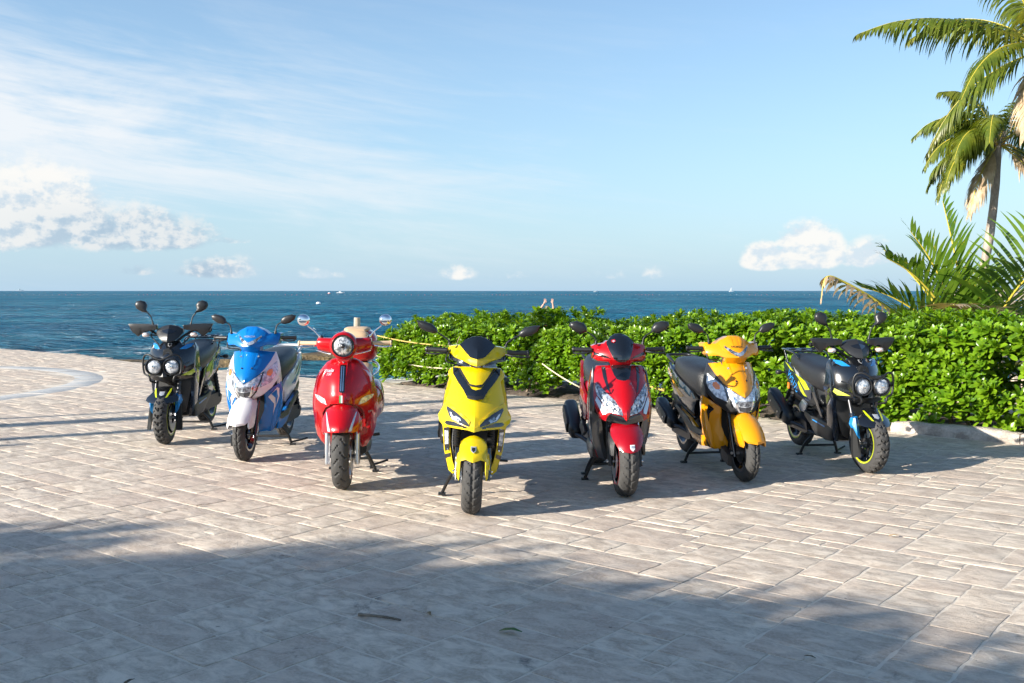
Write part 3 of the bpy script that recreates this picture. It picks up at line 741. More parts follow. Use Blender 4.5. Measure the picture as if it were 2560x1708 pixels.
rope('rope', rope_path((*hp(3.45, -.12), .46), (*hp(5.15, -.16), .05), .12), .009, 'rope_w', 'pale rope hanging down the hedge front between the yellow and crimson scooters')
rope('rope', rope_path((*hp(4.75, .05), .33), (*hp(5.2, .05), .22), .01), .016, 'rope_y', 'short yellow rope end in the hedge beside the crimson scooter')

# ------------------------------------------------------------------ trees, and added poles, outside the picture that cast its shadows
def shade_tree(label, base, top, cr, seed, n=6000):
    root = empty('shade_tree', base); tag(root, label, 'tree', 'trees out of view'); rr = random.Random(seed); b = Vector(base); mats = []
    mb = MB(); mb.tube([Vector((0, 0, -.1)), Vector((.05, 0, top * .35)), Vector((.1, .05, top * .6))], [.16, .12, .07], 8)
    for k in range(7):
        a = k * .9; mb.tube([Vector((.05, 0, top * .35)), Vector((math.cos(a) * cr * .4, math.sin(a) * cr * .4, top * .6)), Vector((math.cos(a) * cr * .75, math.sin(a) * cr * .75, top * .8))], [.07, .045, .02], 6)
    mb.build('trunk', M['bark'], root)
    for _ in range(n):
        a = rr.uniform(0, 6.283); f = rr.random() ** .5; z = rr.uniform(.50, 1.0) if rr.random() < .6 else rr.uniform(.78, 1.0); rad = cr * f * (1 - .45 * max(0, z - .5) ** 1.5)
        zz = top * z + .22 * mnoise.noise(Vector((math.cos(a) * 3 + b.x, math.sin(a) * 3 + b.y, seed)))
        ax = Vector((math.cos(a), math.sin(a), rr.uniform(-.2, 1.2)))
        x, y, zx = frame(ax, rr.uniform(0, 6)); l = rr.uniform(.16, .30); p = Vector((math.cos(a) * rad, math.sin(a) * rad, zz))
        mats.append(Matrix(((x.x * l, y.x * l, zx.x * l, p.x), (x.y * l, y.y * l, zx.y * l, p.y), (x.z * l, y.z * l, zx.z * l, p.z), (0, 0, 0, 1))))
    leaves_mesh('crown', mats, M['leafdark'], root)
def back(px, py, L): return (px - SHD.x * L, py - SHD.y * L)
TE = math.tan(SUN_EL)
for i, (px, py, L, cr, lab) in enumerate([(-3.7, 4.6, 12.0, 1.5, 'leafy shade tree farthest left outside the picture'), (-1.5, 4.0, 12.0, 1.45, 'second leafy shade tree outside the picture on the left'),
        (.1, 3.45, 12.0, 1.4, 'third leafy shade tree outside the picture behind the photographer'), (1.3, 2.3, 12.0, 1.5, 'leafy shade tree nearest the photographer outside the picture'), (2.3, 1.2, 12.0, 1.6, 'leafy shade tree farthest behind the photographer')]):
    x, y = back(px, py, L); shade_tree(lab, (x, y, 0), (L + (.55, .75, .55, .05, -.2)[i]) * TE, cr, 50 + i)
x, y = back(-5.0, 5.5, 12.5)
palm('coconut palm standing outside the picture on the left', (x, y, 0), (.1, 0, 0), (x, y, 3.6), [(70, 20, 1.8, 1.3), (40, 35, 1.5, 1.2), (100, 20, 1.8, 1.4), (10, 20, 1.5, 1.5), (-50, 30, 1.5, 1.4), (160, 25, 1.6, 1.4), (-120, 20, 1.5, 1.4)], seed=12, leafL=.45, nleaf=36)
for i, (px, py, L, h, r, lab) in enumerate([(-5.0, 10.45, 12, 8.5, .17, 'unseen tall thick pole added to cast a shadow streak from the left'), (-5.0, 9.25, 12, 8.5, .11, 'unseen tall slim pole added to cast a shadow streak from the left'),
        (-5.0, 11.15, 11, 4.45, .06, 'unseen short thin pole added to cast a shadow streak, farthest left'), (-5.0, 8.75, 11, 4.35, .07, 'unseen short thin pole added to cast a shadow streak, nearest the photographer')]):
    x, y = back(px, py, L); root = empty('shadow_pole', (x, y, 0)); mb = MB(); mb.tube([(0, 0, -.1), (.03, 0, h * .5), (0, 0, h)], [r, r * .95, r * .8], 10); mb.build('shaft', M['wood_dark'], root)  # unseen poles added to throw the long shadow streaks across the paving
    tag(root, lab, 'pole', 'added shadow poles out of view')

# ------------------------------------------------------------------ far things on the water
def hull(mb, L, W, H):
    rg = []
    for i in range(9):
        f = i / 8; wd = W / 2 * (1 - max(0, (f - .55) / .45) ** 2) + .02; sh = H * (.85 + .35 * f * f); x = -L / 2 + L * f
        rg.append([(x, -wd, sh), (x, -wd * .8, .0), (x, 0, -.25), (x, wd * .8, .0), (x, wd, sh)])
    mb.rings(rg)
def boat(label, x, y, L, kind, rz=0):
    root = empty('boat', (x, y, SEA), rz); tag(root, label, 'boat', 'boats on the horizon')
    mb = MB(); hull(mb, L, L * .3, L * .13); mb.build('hull', M['boatwhite'], root)
    if kind == 'motor':
        mb = MB(); mb.box((-.1 * L, 0, L * .24), (L * .3, L * .2, L * .03)); mb.box((-.1 * L, 0, L * .16), (L * .16, L * .16, L * .1)); mb.build('cabin', M['boatwhite'], root)
        mb = MB()
        for sx in (-.22, .03):
            for sy in (-.08, .08): mb.tube([(sx * L, sy * L, L * .1), (sx * L, sy * L, L * .24)], .04, 5)
        mb.tube([(-.2 * L, 0, L * .1), (-.2 * L, 0, L * .5)], .04, 5); mb.build('canopy_frame', M['boatblue'], root)
        mb = MB(); mb.box((0, 0, .02), (L * .86, L * .31, .22)); mb.build('waterline', M['boatblue'], root)
    else:
        mb = MB(); mb.tube([(0, 0, 0), (0, 0, L * 1.1)], .07, 6); mb.build('mast', M['boatblue'], root)
        mb = MB(); mb.add([(.06, 0, L * .2), (.06, 0, L * 1.05), (-L * .42, .0, L * .22), (.06, .1, L * .2), (.06, .1, L * 1.05), (-L * .42, .1, L * .22)], [(0, 1, 2), (5, 4, 3), (0, 3, 4, 1), (1, 4, 5, 2), (2, 5, 3, 0)]); mb.build('sail', M['boatwhite'], root)
boat('white motorboat on the water above the blue and red scooters', -165, 960, 7.6, 'motor', R(4))
boat('tiny white boat on the horizon right of the bather', 160, 1900, 8.0, 'motor', R(20))
boat('tiny white sailing boat on the horizon above the crimson scooter', 480, 2180, 10.0, 'sail', R(10))
def ship():
    root = empty('ship', (-3950, 8000, SEA - 1)); tag(root, 'faint hazy ship with a tall mast on the horizon at far left', 'ship')
    mb = MB(); hull(mb, 60, 14, 7); mb.build('hull', M['steelhaze'], root); mb = MB(); mb.tube([(0, 0, 5), (0, 0, 34)], [2.4, .8], 6); mb.box((-8, 0, 11), (12, 9, 9)); mb.build('superstructure', M['steelhaze'], root)
ship()
def floats():
    root = empty('float_line', (0, 545, SEA)); tag(root, 'long line of small red and white floats across the sea', 'float line')
    me = {}
    for nm, m in (('w', 'float_grey'), ('r', 'buoyred')):
        mb = MB(); mb.lathe([(.03, -.22), (.09, -.17), (.105, -.06), (.105, .06), (.09, .17), (.03, .22)], (0, 0, .12), 'X', 8); o = mb.build('float', M[m], root); me[nm] = o.data
        o.location = (-300 if nm == 'w' else 300, 0, 0)
    rr = random.Random(6); k = 0; x = -315.0; pts = []
    while x < 300 and k < 285:
        y = 4 * math.sin(x * .02) + rr.uniform(-.4, .4); dens = .5 + .5 * math.sin(x * .031 + 1.0)
        o = bpy.data.objects.new('float', me['r' if (k // 5) % 4 == 0 else 'w']); COL.objects.link(o); o.parent = root; o.location = (x, y, rr.uniform(-.08, .1)); o.rotation_euler = (0, 0, rr.uniform(-.3, .3))
        pts.append((x, y, .0)); x += rr.uniform(1.5, 2.6) + (1.2 if dens < .4 else 0); k += 1
    mb = MB(); mb.tube(pts, .10, 5); mb.build('line', M['boatblue'], root)
floats()
tag(rock('mooring_buoy', (-36, 185, SEA), (.42, .42, .30), 3, M['boatwhite']), 'small white mooring buoy above the blue scooter mirrors', 'buoy')
b2 = MB(); b2.lathe([(.05, -.9), (.9, -.5), (1.2, 0), (.9, .5), (.05, .9)], (0, 0, 0), 'Z', 12); o = b2.build('mooring_buoy', M['boatwhite']); o.location = (-143, 780, SEA + .3)
tag(o, 'white and red mooring buoy beside the far motorboat', 'buoy')
b3 = MB(); b3.lathe([(.40, -.6), (1.24, -.12), (1.24, .12), (.40, .6)], (0, 0, 0), 'Z', 12); b3.build('stripe', M['buoyred'], o)

# ------------------------------------------------------------------ bather with raised arms behind the hedge
def bather():
    root = empty('person', (1.33, 37.5, SEA + .06)); tag(root, 'person bathing behind the hedge with both arms raised, only forearms showing', 'person')
    J = {'pel': (0, 0, .95, .125), 'waist': (0, 0, 1.10, .115), 'chest': (0, 0, 1.30, .135), 'neck': (0, 0, 1.47, .055), 'head0': (0, .01, 1.55, .075), 'head': (0, .02, 1.66, .088), 'crown': (0, .01, 1.73, .05)}
    E_ = [('pel', 'waist'), ('waist', 'chest'), ('chest', 'neck'), ('neck', 'head0'), ('head0', 'head'), ('head', 'crown')]
    for s, n in ((-1, 'l'), (1, 'r')):
        k = 1.0 if s < 0 else .55
        J['sh' + n] = (s * .17, 0, 1.40, .058); J['el' + n] = (s * (.28 if s < 0 else .24), -.02, 1.62, .043); J['wr' + n] = (s * (.13 if s < 0 else .20), -.03, 1.855, .028)
        J['pm' + n] = (s * (.085 if s < 0 else .19), -.03, 1.93, .036)
        J['hip' + n] = (s * .10, 0, .86, .095); J['kn' + n] = (s * .11, 0, .48, .06); J['an' + n] = (s * .11, 0, .09, .04); J['to' + n] = (s * .12, -.14, .03, .035)
        E_ += [('chest', 'sh' + n), ('sh' + n, 'el' + n), ('el' + n, 'wr' + n), ('wr' + n, 'pm' + n), ('pel', 'hip' + n), ('hip' + n, 'kn' + n), ('kn' + n, 'an' + n), ('an' + n, 'to' + n)]
        px, py, pz, _ = J['pm' + n]
        for f in range(5):
            th = f == 4; dx = (-.03 + .02 * f) if not th else -s * .045; a = 'f%s%d' % (n, f); L = (.07, .085, .08, .06, .05)[f]; z0 = pz + (.035 if not th else -.03)
            J[a + '0'] = (px + dx, py, z0, .011); J[a + '1'] = (px + dx * 1.2, py - .006, z0 + L * .5, .010); J[a + '2'] = (px + dx * 1.35, py - .018, z0 + L, .008)
            E_ += [('pm' + n, a + '0'), (a + '0', a + '1'), (a + '1', a + '2')]
    names = list(J); me = bpy.data.meshes.new('body'); me.from_pydata([J[k][:3] for k in names], [(names.index(a), names.index(b)) for a, b in E_], [])
    o = bpy.data.objects.new('body', me); COL.objects.link(o)
    sk = o.modifiers.new('skin', 'SKIN'); sk.use_smooth_shade = True
    for i, k in enumerate(names): me.skin_vertices[0].data[i].radius = (J[k][3], J[k][3])
    me.skin_vertices[0].data[0].use_root = True
    o.modifiers.new('sub', 'SUBSURF').levels = 2; o.modifiers['sub'].render_levels = 2
    dg = bpy.context.evaluated_depsgraph_get(); m2 = bpy.data.meshes.new_from_object(o.evaluated_get(dg)); bpy.data.objects.remove(o)
    m2.name = 'body'; m2.materials.clear(); link('body', m2, M['skin'], root, 180)
    mb = MB(); mb.rings([sring(0, .0, 0, 0)] and [[(x * .15, y * .13, z) for x, y in ((math.cos(a), math.sin(a)) for a in np.linspace(0, 6.283, 17)[:-1])] for z in (.80, .88, .96, 1.04)]); mb.build('swim_shorts', M['cloth_red'], root)
    mb = MB(); mb.lathe([(.036, -.012), (.038, 0), (.036, .012)], (-.125, -.03, 1.845), 'Z', 12); mb.build('wristband', M['gloss_black'], root)
    mb = MB(); rg = []
    for z, r in ((1.60, .098), (1.66, .104), (1.72, .095), (1.76, .06), (1.78, .015)): rg.append([(math.cos(a) * r, .03 + math.sin(a) * r * 1.05, z) for a in np.linspace(0, 6.283, 15)[:-1]])
    mb.rings(rg); mb.build('hair', M['wood_dark'], root)
bather()
# litter on the paving
def twig():
    mb = MB(); mb.tube(crom([(0, 0, .008), (.06, -.012, .012), (.13, -.015, .010), (.2, -.03, .008)], 4), [.007, .007, .006, .006, .006, .006, .006, .006, .006, .005, .005, .005, .004], 6)
    o = mb.build('twig', M['wood_dark']); o.location = (-.66, 4.22, 0); o.rotation_euler = (0, 0, R(-12)); tag(o, 'thin curved brown twig lying on the shaded paving in the foreground', 'twig')
twig()
def fallen_leaf(x, y, rz, m, label, s=.07):
    me = bpy.data.meshes.new('fallen_leaf'); me.from_pydata([(v[0] * s, v[1] * s, .008 + max(0, v[2] + .08) * s) for v in LV], [], [tuple(int(q) for q in f) for f in LF]); o = link('fallen_leaf', me, M[m], None, 180)
    o.location = (x, y, 0); o.rotation_euler = (0, 0, rz); tag(o, label, 'leaf', 'fallen leaves')
fallen_leaf(.04, 3.98, 1.2, 'leafdark', 'small dark green leaf lying in the foreground shade at bottom centre', .10)
fallen_leaf(-.35, 4.2, .3, 'reef', 'tiny dark leaf scrap on the shaded paving right of the twig', .06)
fallen_leaf(3.1, 8.7, .9, 'leafdark', 'small leaf fallen on the paving in front of the kerb', .09)
fallen_leaf(-1.35, 3.5, 2.6, 'reef', 'small dark leaf scrap in the shade at the bottom left', .05)
fallen_leaf(1.15, 3.7, .8, 'reef', 'small dark leaf scrap at the shadow edge at the bottom right', .05)
fallen_leaf(2.2, 5.6, 1.7, 'dryfrond', 'small pale brown dry leaf on the sunlit paving at the right', .06)
fallen_leaf(-2.0, 6.4, 2.0, 'reef', 'dark dead leaf on the sunlit paving in front of the blue scooter', .05)

# ================================================================== scooters
# local frame of a scooter: front wheel touches the ground at the origin, it faces -Y, +X is its left side
def _cut(bm, co, no):
    bmesh.ops.bisect_plane(bm, geom=bm.verts[:] + bm.edges[:] + bm.faces[:], plane_co=co, plane_no=no, dist=1e-5)
def _sheet(poly, r, grid, centre):
    """flat bevel-ready sheet of a polygon (a, b), cut to a grid; returns points, faces, rim flags"""
    bm = bmesh.new(); vs = [bm.verts.new((a, 0, b)) for a, b in poly]; f = bm.faces.new(vs)
    if r > 0: bmesh.ops.inset_region(bm, faces=[f], thickness=r, use_even_offset=True)
    xs = [p[0] for p in poly]; zs = [p[1] for p in poly]
    if centre: _cut(bm, (0, 0, 0), (1, 0, 0))
    k = math.ceil(min(xs) / grid)
    while k * grid < max(xs) - 1e-4:
        if k * grid > min(xs) + 1e-4 and not (k == 0 and centre): _cut(bm, (k * grid, 0, 0), (1, 0, 0))
        k += 1
    k = math.ceil(min(zs) / grid)
    while k * grid < max(zs) - 1e-4:
        if k * grid > min(zs) + 1e-4: _cut(bm, (0, 0, k * grid), (0, 0, 1))
        k += 1
    bm.verts.ensure_lookup_table(); bm.verts.index_update()
    rim = [any(e.is_boundary for e in v.link_edges) for v in bm.verts]
    P = [(v.co.x, v.co.z) for v in bm.verts]; F = [tuple(v.index for v in f.verts) for f in bm.faces]
    B = [tuple(v.index for v in e.verts) for e in bm.edges if e.is_boundary]; bm.free()
    return P, F, rim, B
def _solid(P3, F, B, back):
    n = len(P3); mb = MB(); mb.v = list(P3) + list(back)
    mb.f = list(F) + [tuple(n + i for i in f[::-1]) for f in F] + [(a, b, n + b, n + a) for a, b in B]
    return mb
def panel(name, half, depth, m, parent, th=.012, r=.004, off=0.0, grid=.04, sym='c', smooth=32):
    """body panel traced as seen from the front (x, z), laid on the surface y = depth(x, z).
    sym 'c': half outline from top centre to bottom centre, mirrored into one panel; 'b': two mirrored panels; 's': as given"""
    objs = []; m = M[m] if isinstance(m, str) else m
    if sym == 'c':
        poly = [p for p in half] + [(-x, z) for x, z in reversed(half) if abs(x) > 1e-6]; sides = (1,)
    else: poly = half; sides = (1, -1) if sym == 'b' else (1,)
    P, F, rim, B = _sheet(poly, r, grid, sym == 'c')
    for s in sides:
        A = []; Bk = []
        for (x, z), e in zip(P, rim):
            y = depth(x, z) - off; A.append((s * x, y + (r if e else 0), z)); Bk.append((s * x, y + max(th, r + .001), z))
        objs.append(_solid(A, F, B, Bk).build(name, m, parent, smooth))
    return objs
def side_panel(name, poly, width, m, parent, th=.012, r=.004, off=0.0, grid=.05, smooth=32, sides=(1, -1)):
    """body panel traced in the side view (y, z), standing off at x = width(y, z)"""
    m = M[m] if isinstance(m, str) else m; objs = []; P, F, rim, B = _sheet(poly, r, grid, False)
    for s in sides:
        A = []; Bk = []
        for (y, z), e in zip(P, rim):
            x = width(y, z) + off; A.append((s * (x - (r if e else 0)), y, z)); Bk.append((s * (x - max(th, r + .001)), y, z))
        objs.append(_solid(A, F, B, Bk).build(name, m, parent, smooth))
    return objs
def nose(cen, lin, quad, p=2.0):
    """front surface: centre-line profile y(z) plus sweep-back with distance from the centre"""
    c = interp(cen); a = lin if callable(lin) else (lambda z: lin); b = quad if callable(quad) else (lambda z: quad)
    return lambda x, z: c(z) + a(z) * abs(x) + b(z) * abs(x) ** p
def pillow(name, poly, c, t, m, parent, rot=None, back=.25):
    """domed shell over a convex outline (u, v) about c, bulging t towards -Y"""
    rt = rot or Matrix.Identity(3); cu = sum(p[0] for p in poly) / len(poly); cv = sum(p[1] for p in poly) / len(poly); mb = MB(); rg = []
    for (k, d) in ((.02, back), (.9, back), (1.0, back * .5), (1.0, 0), (.97, -.35), (.86, -.68), (.62, -.90), (.3, -1.0), (.02, -1.02)):
        rg.append([Vector(c) + rt @ Vector((cu + (u - cu) * k, d * t, cv + (v - cv) * k)) for u, v in poly])
    mb.rings(rg); return mb.build(name, M[m], parent, 50)
def ell(a, b, n=20, p=2.0): return [(math.copysign(abs(math.cos(t)) ** (2 / p), math.cos(t)) * a, math.copysign(abs(math.sin(t)) ** (2 / p), math.sin(t)) * b) for t in (2 * math.pi * k / n for k in range(n))]
def loft(name, rows, m, parent, n=20, p=2.6, ptop=None, smooth=50):
    """rows of (y, half width, z bottom, z top[, cx])"""
    mb = MB(); mb.rings([sring(q[0], q[1], q[2], q[3], n, p, q[4] if len(q) > 4 else 0, ptop) for q in rows]); return mb.build(name, M[m], parent, smooth)
def tubes(name, paths, r, m, parent, n=8, k=5):
    mb = MB()
    for p in paths:
        c = crom(p, k) if len(p) > 2 else [Vector(q) for q in p]; mb.tube(c, r, n)
    return mb.build(name, M[m], parent, 50)
def mir(path): return [(-x, y, z) for x, y, z in path]
def lettering(name, txt, size, m, parent, place, shear=0.0, squash=1.0, sx=1.0):
    """flat lettering; place(u, v) maps text coordinates (metres, centred) to a point on the panel"""
    cu = bpy.data.curves.new('lettering', 'FONT'); cu.body = txt; cu.size = size; cu.align_x = 'CENTER'; cu.align_y = 'CENTER'; cu.shear = shear; cu.extrude = 0; cu.offset = size * .012
    ob = bpy.data.objects.new('lettering', cu); me = bpy.data.meshes.new_from_object(ob); bpy.data.objects.remove(ob)
    mb = MB(); mb.v = [tuple(place(v.co.x * sx, v.co.y * squash)) for v in me.vertices]; mb.f = [tuple(p.vertices) for p in me.polygons]; bpy.data.meshes.remove(me)
    return mb.build(name, M[m], parent, None)

def tread(kind):
    if kind == 'block':
        def g(ph, th):
            a = abs(ph); k = th * 23 / (2 * math.pi) + (.45 * (1 - a / .45) if a < .45 else (.5 + .25 * (a - .45)))
            gr = (k % 1) < .20 or abs(a - .50) < .045 or (a < .05 and (k % 1) < .5)
            return .017 if (gr and a < 1.05) else (.014 if a >= 1.05 and ((th * 23 / 6.2832) % 1) < .35 and a < 1.35 else 0)
    elif kind == 'swirl':
        def g(ph, th):
            o = .5 if ph < 0 else 0; k = th * 15 / (2 * math.pi) + o + .55 * math.sin(abs(ph) * 2.4)
            return .012 if ((k % 1) < .13 and .10 < abs(ph) < 1.1) else 0
    else:
        def g(ph, th):
            o = .5 if ph < 0 else 0; k = th * 24 / (2 * math.pi) + o - 1.1 * abs(ph)
            return .009 if (((k % 1) < .15 and .12 < abs(ph) < 1.12) or abs(ph) < .035) else 0
    return g
def wheel(name, parent, c, Rw, W, rimR, rim_m, kind, lip_m=None, disc=1, spokes=5):
    g = tread(kind); na, nu = (276, 31) if kind == 'block' else (208, 29); h = (Rw - rimR) * .62; mb = MB(); rg = []
    for i in range(na):
        th = 2 * math.pi * i / na; ring = []
        for j in range(nu):
            ph = -2.15 + 4.3 * j / (nu - 1); r_ = Rw - h + (h - g(ph, th)) * math.cos(ph) * (1.0 if abs(ph) < 1.57 else (Rw - rimR - h) / h / .55); x = W / 2 * math.copysign(abs(math.sin(ph)) ** .85, ph)
            ring.append((x, r_ * math.sin(th), r_ * math.cos(th)))
        rg.append(ring)
    V = np.array(rg); n = nu; X = np.array(XF[-1]); V = V.reshape(-1, 3) + np.array(c); V = V @ X[:3, :3].T + X[:3, 3]
    i = np.arange(na)[:, None] * n + np.arange(n - 1)[None]; i2 = ((np.arange(na) + 1) % na)[:, None] * n + np.arange(n - 1)[None]
    F = np.stack([i, i + 1, i2 + 1, i2], -1).reshape(-1, 4)
    ty = npmesh(name, V, F, M['rubber'], parent, 38)
    w2 = W * .46; mb = MB()
    mb.lathe([(rimR - .012, -w2), (rimR + .006, -w2), (rimR + .006, -w2 + .01), (rimR - .022, -w2 * .5), (rimR - .022, w2 * .5), (rimR + .006, w2 - .01), (rimR + .006, w2), (rimR - .012, w2), (rimR - .034, w2 * .45), (rimR - .034, -w2 * .45), (rimR - .012, -w2)], c, 'X', 40, cap=False)
    mb.lathe([(.012, -w2 * .8), (.038, -w2 * .75), (.042, 0), (.038, w2 * .75), (.012, w2 * .8)], c, 'X', 16)
    for k in range(spokes):
        a = 2 * math.pi * k / spokes + .3
        for da in (-.14, .14):
            p0 = Vector(c) + Vector((0, math.sin(a) * .03, math.cos(a) * .03)); p1 = Vector(c) + Vector((0, math.sin(a + da) * (rimR - .026), math.cos(a + da) * (rimR - .026)))
            mb.tube([p0, p1], [.014, .011], 6)
    mb.build('rim', M[rim_m], ty, 35)
    if lip_m:
        mb = MB()
        for s in (-1, 1): mb.lathe([(rimR + .001, s * (w2 + .002)), (rimR + .010, s * (w2 + .004)), (rimR + .011, s * (w2 - .006)), (rimR - .003, s * (w2 - .012)), (rimR - .007, s * (w2 - .002)), (rimR + .001, s * (w2 + .002))], c, 'X', 48, cap=False)
        mb.build('rim_stripe', M[lip_m], ty, 40)
    if disc:
        mb = MB(); x = disc * (w2 + .012); mb.lathe([(.05, x - .002), (rimR * .78, x - .002), (rimR * .78, x + .002), (.05, x + .002), (.05, x - .002)], c, 'X', 40, cap=False); mb.build('brake_disc', M['alu'], ty, 30)
        mb = MB(); mb.box(Vector(c) + Vector((x + disc * .006, rimR * .5, rimR * .42)), (.045, .06, .075), Matrix.Rotation(.8, 3, 'X')); mb.build('brake_caliper', M['steel_dark'], ty, 40, .006)
    return ty
def fender(name, parent, Rw, gap, a0, a1, wfn, flange, m, crease=.0, n=22, th=.006, c=(0, 0, 0)):
    """mudguard hugging the wheel from angle a0 (front, negative) to a1 (rear), degrees from straight up"""
    ss = [-1.06, -1.0, -.97, -.8, -.55, -.28, 0, .28, .55, .8, .97, 1.0, 1.06]; out = []; inn = []
    for i in range(n + 1):
        f = i / n; a = R(a0 + (a1 - a0) * f); wd = wfn(f); fl = flange(f); ro = []; ri = []
        for s in ss:
            q = abs(s); x = math.copysign(min(q, 1.0), s) * wd * (1 if q < .97 else 1.01); d = .018 * q ** 2.2 + crease * q + (fl * (q - .97) / .09 if q > .97 else 0)
            for lst, k in ((ro, 0), (ri, th)):
                rr_ = Rw + gap - d - k; xx = x * (1 - (k / max(wd, .02)) * (1 if q > .9 else 0))
                lst.append((c[0] + xx, c[1] + rr_ * math.sin(a), c[2] + Rw + rr_ * math.cos(a)))
        out.append(ro); inn.append(ri)
    mb = MB(); mb.rings([o + i_[::-1] for o, i_ in zip(out, inn)]); return mb.build(name, M[m], parent, 42)
def grips(parent, z, y, x0, x1, m='plastic', lever='plastic', rise=0.0, back=.03, r=.0165):
    for s in (-1, 1):
        a = Vector((s * x0, y, z)); b = Vector((s * x1, y + back, z + rise)); d = (b - a).normalized(); mb = MB(); N_ = 14; pts = []; rs = []
        for i in range(N_ + 1):
            pts.append(a + (b - a) * i / N_); rs.append(r * (1.0 if i % 2 else .93))
        pts += [b + d * .002, b + d * .012]; rs += [r * 1.25, r * 1.1]; mb.tube(pts, rs, 12); g = mb.build('grip', M[m], parent, 40)
        mb = MB(); L = (b - a).length; mb.tube(crom([a + Vector((-s * .01, -.015, -.012)), a + d * L * .25 + Vector((0, -.05, -.018)), a + d * L * .7 + Vector((0, -.055, -.024)), a + d * L * 1.08 + Vector((0, -.042, -.022))], 4), [.006] * 12 + [.009], 7)
        mb.build('lever', M[lever], parent, 50)
def mirror(parent, base, mid, top, poly, t=.03, m='plastic2', stem='plastic', rz=0.0, r=.0055):
    """pair of mirrors given for +X; the shell back faces forwards"""
    for s in (-1, 1):
        f = lambda p: (s * p[0], p[1], p[2])
        mb = MB(); c = crom([f(base), f(mid), f(top)], 6); mb.tube(c, [r * 1.9 if i < 3 else r for i in range(len(c))], 8); st = mb.build('mirror_stem', M[stem], parent, 50)
        pl = [(s * u, v) for u, v in poly]; ctr = (s * top[0], top[1], top[2])
        sh = pillow('mirror', pl, ctr, t, m, parent, Matrix.Rotation(s * rz, 3, 'Z'))
        mb = MB(); cu = sum(u for u, v in pl) / len(pl); cv = sum(v for u, v in pl) / len(pl); rt = Matrix.Rotation(s * rz, 3, 'Z')
        mb.add([Vector(ctr) + rt @ Vector((cu + (u - cu) * .88, t * .27, cv + (v - cv) * .88)) for u, v in pl], [tuple(range(len(pl)))]); mb.build('mirror_glass', M['chrome'], sh, None)
def stand(parent, y, w, both=True, sidey=None):
    """centre stand on the ground, rear wheel lifted"""
    mb = MB()
    for s in (-1, 1): mb.tube(crom([(s * w * .45, y - .02, .19), (s * w * .8, y + .01, .11), (s * w, y + .03, .02)], 4), .012, 8); mb.box((s * (w + .01), y + .035, .008), (.05, .035, .016))
    mb.tube([(-w * .85, y + .012, .085), (w * .85, y + .012, .085)], .010, 8)
    mb.tube(crom([(w, y + .03, .03), (w + .05, y + .08, .035), (w + .12, y + .13, .05)], 4), .009, 7); mb.build('centre_stand', M['plastic'], parent, 45)
def side_stand(parent, y, x):
    mb = MB(); mb.tube(crom([(x * .55, y - .05, .21), (x * .8, y, .11), (x, y + .03, .012)], 4), .011, 8); mb.box((x, y + .035, .008), (.05, .045, .014)); mb.build('side_stand', M['plastic'], parent, 45)
def exhaust(parent, x, y0, z0, y1, z1, r=.062, m='plastic2', shield='plastic'):
    a, b = Vector((x, y0, z0)), Vector((x, y1, z1)); d = (b - a).normalized(); mb = MB(); u = Vector((1, 0, 0)); v = d.cross(u).normalized(); rg = []
    for f, k in ((0, .35), (.04, .72), (.16, .95), (.5, 1.0), (.9, 1.0), (.97, .86), (1.0, .5)):
        rg.append([a.lerp(b, f) + u * px * r * k * .85 + v * pz * r * k for px, pz in ell(1, 1, 14, 3.2)])
    mb.rings(rg); e = mb.build('exhaust', M[m], parent, 45)
    mb = MB(); rg = []
    for f in (.22, .3, .75, .84):
        k = 1.0 if .25 < f < .8 else .8; rg.append([a.lerp(b, f) + u * (math.copysign(r * .85, x) + math.copysign(.008, x)) + u * math.copysign(.006, x) * (1 - abs(q)) + v * q * r * .8 * k for q in (-1, -.5, 0, .5, 1)] + [a.lerp(b, f) + u * math.copysign(r * .6, x) + v * q * r * .8 * k for q in (1, 0, -1)])
    mb.rings(rg); mb.build('heat_shield', M[shield], e, 30)
    mb = MB(); mb.tube(crom([a, a + Vector((-x * .3, -.12, -.03)), (x * .4, y0 - .30, .20), (0, y0 - .42, .24)], 5), .017, 8); mb.build('header_pipe', M['steel_dark'], e, 50)
    mb = MB(); mb.tube([b - d * .01, b + d * .03], [.02, .018], 10); mb.build('tail_pipe', M['steel_dark'], e, 50)
    for f in (.34, .7):
        mb = MB(); p = a.lerp(b, f) + u * math.copysign(r * .85 + .012, x); mb.lathe([(.001, -.005), (.009, -.004), (.009, .004), (.001, .005)], p, 'X', 8); mb.build('bolt', M['alu'], e, 30)
def drivetrain(parent, WB, Rr):
    mb = MB(); mb.rings([[(x, y, z) for x, z in ((-.06, zc - h), (-.13, zc - h * .7), (-.14, zc + h * .7), (-.06, zc + h))] for y, zc, h in ((WB - .42, .25, .06), (WB - .36, .25, .085), (WB - .05, Rr + .02, .08), (WB + .04, Rr + .01, .05))]); mb.build('engine_case', M['steel_dark'], parent, 35)
    mb = MB(); mb.rings([[(x, y, z) for x, z in ((.06, zc - h), (.13, zc - h * .7), (.14, zc + h * .7), (.06, zc + h))] for y, zc, h in ((WB - .5, .27, .06), (WB - .42, .27, .10), (WB - .02, Rr + .03, .09), (WB + .07, Rr + .02, .05))]); mb.build('transmission_cover', M['plastic'], parent, 35)
    mb = MB(); mb.box((0, WB - .45, .30), (.2, .26, .16)); mb.build('engine_block', M['steel_dark'], parent, 40, .015)
    for s in (-1, 1):
        mb = MB(); p0, p1 = Vector((s * .13, WB - .02, Rr + .05)), Vector((s * .12, WB - .14, Rr + .36)); pts = []; rs = []
        for i in range(19):
            pts.append(p0.lerp(p1, i / 18)); rs.append(.026 if i % 2 else .019)
        mb.tube(pts, rs, 9); mb.build('shock_absorber', M['plastic'], parent, 30)
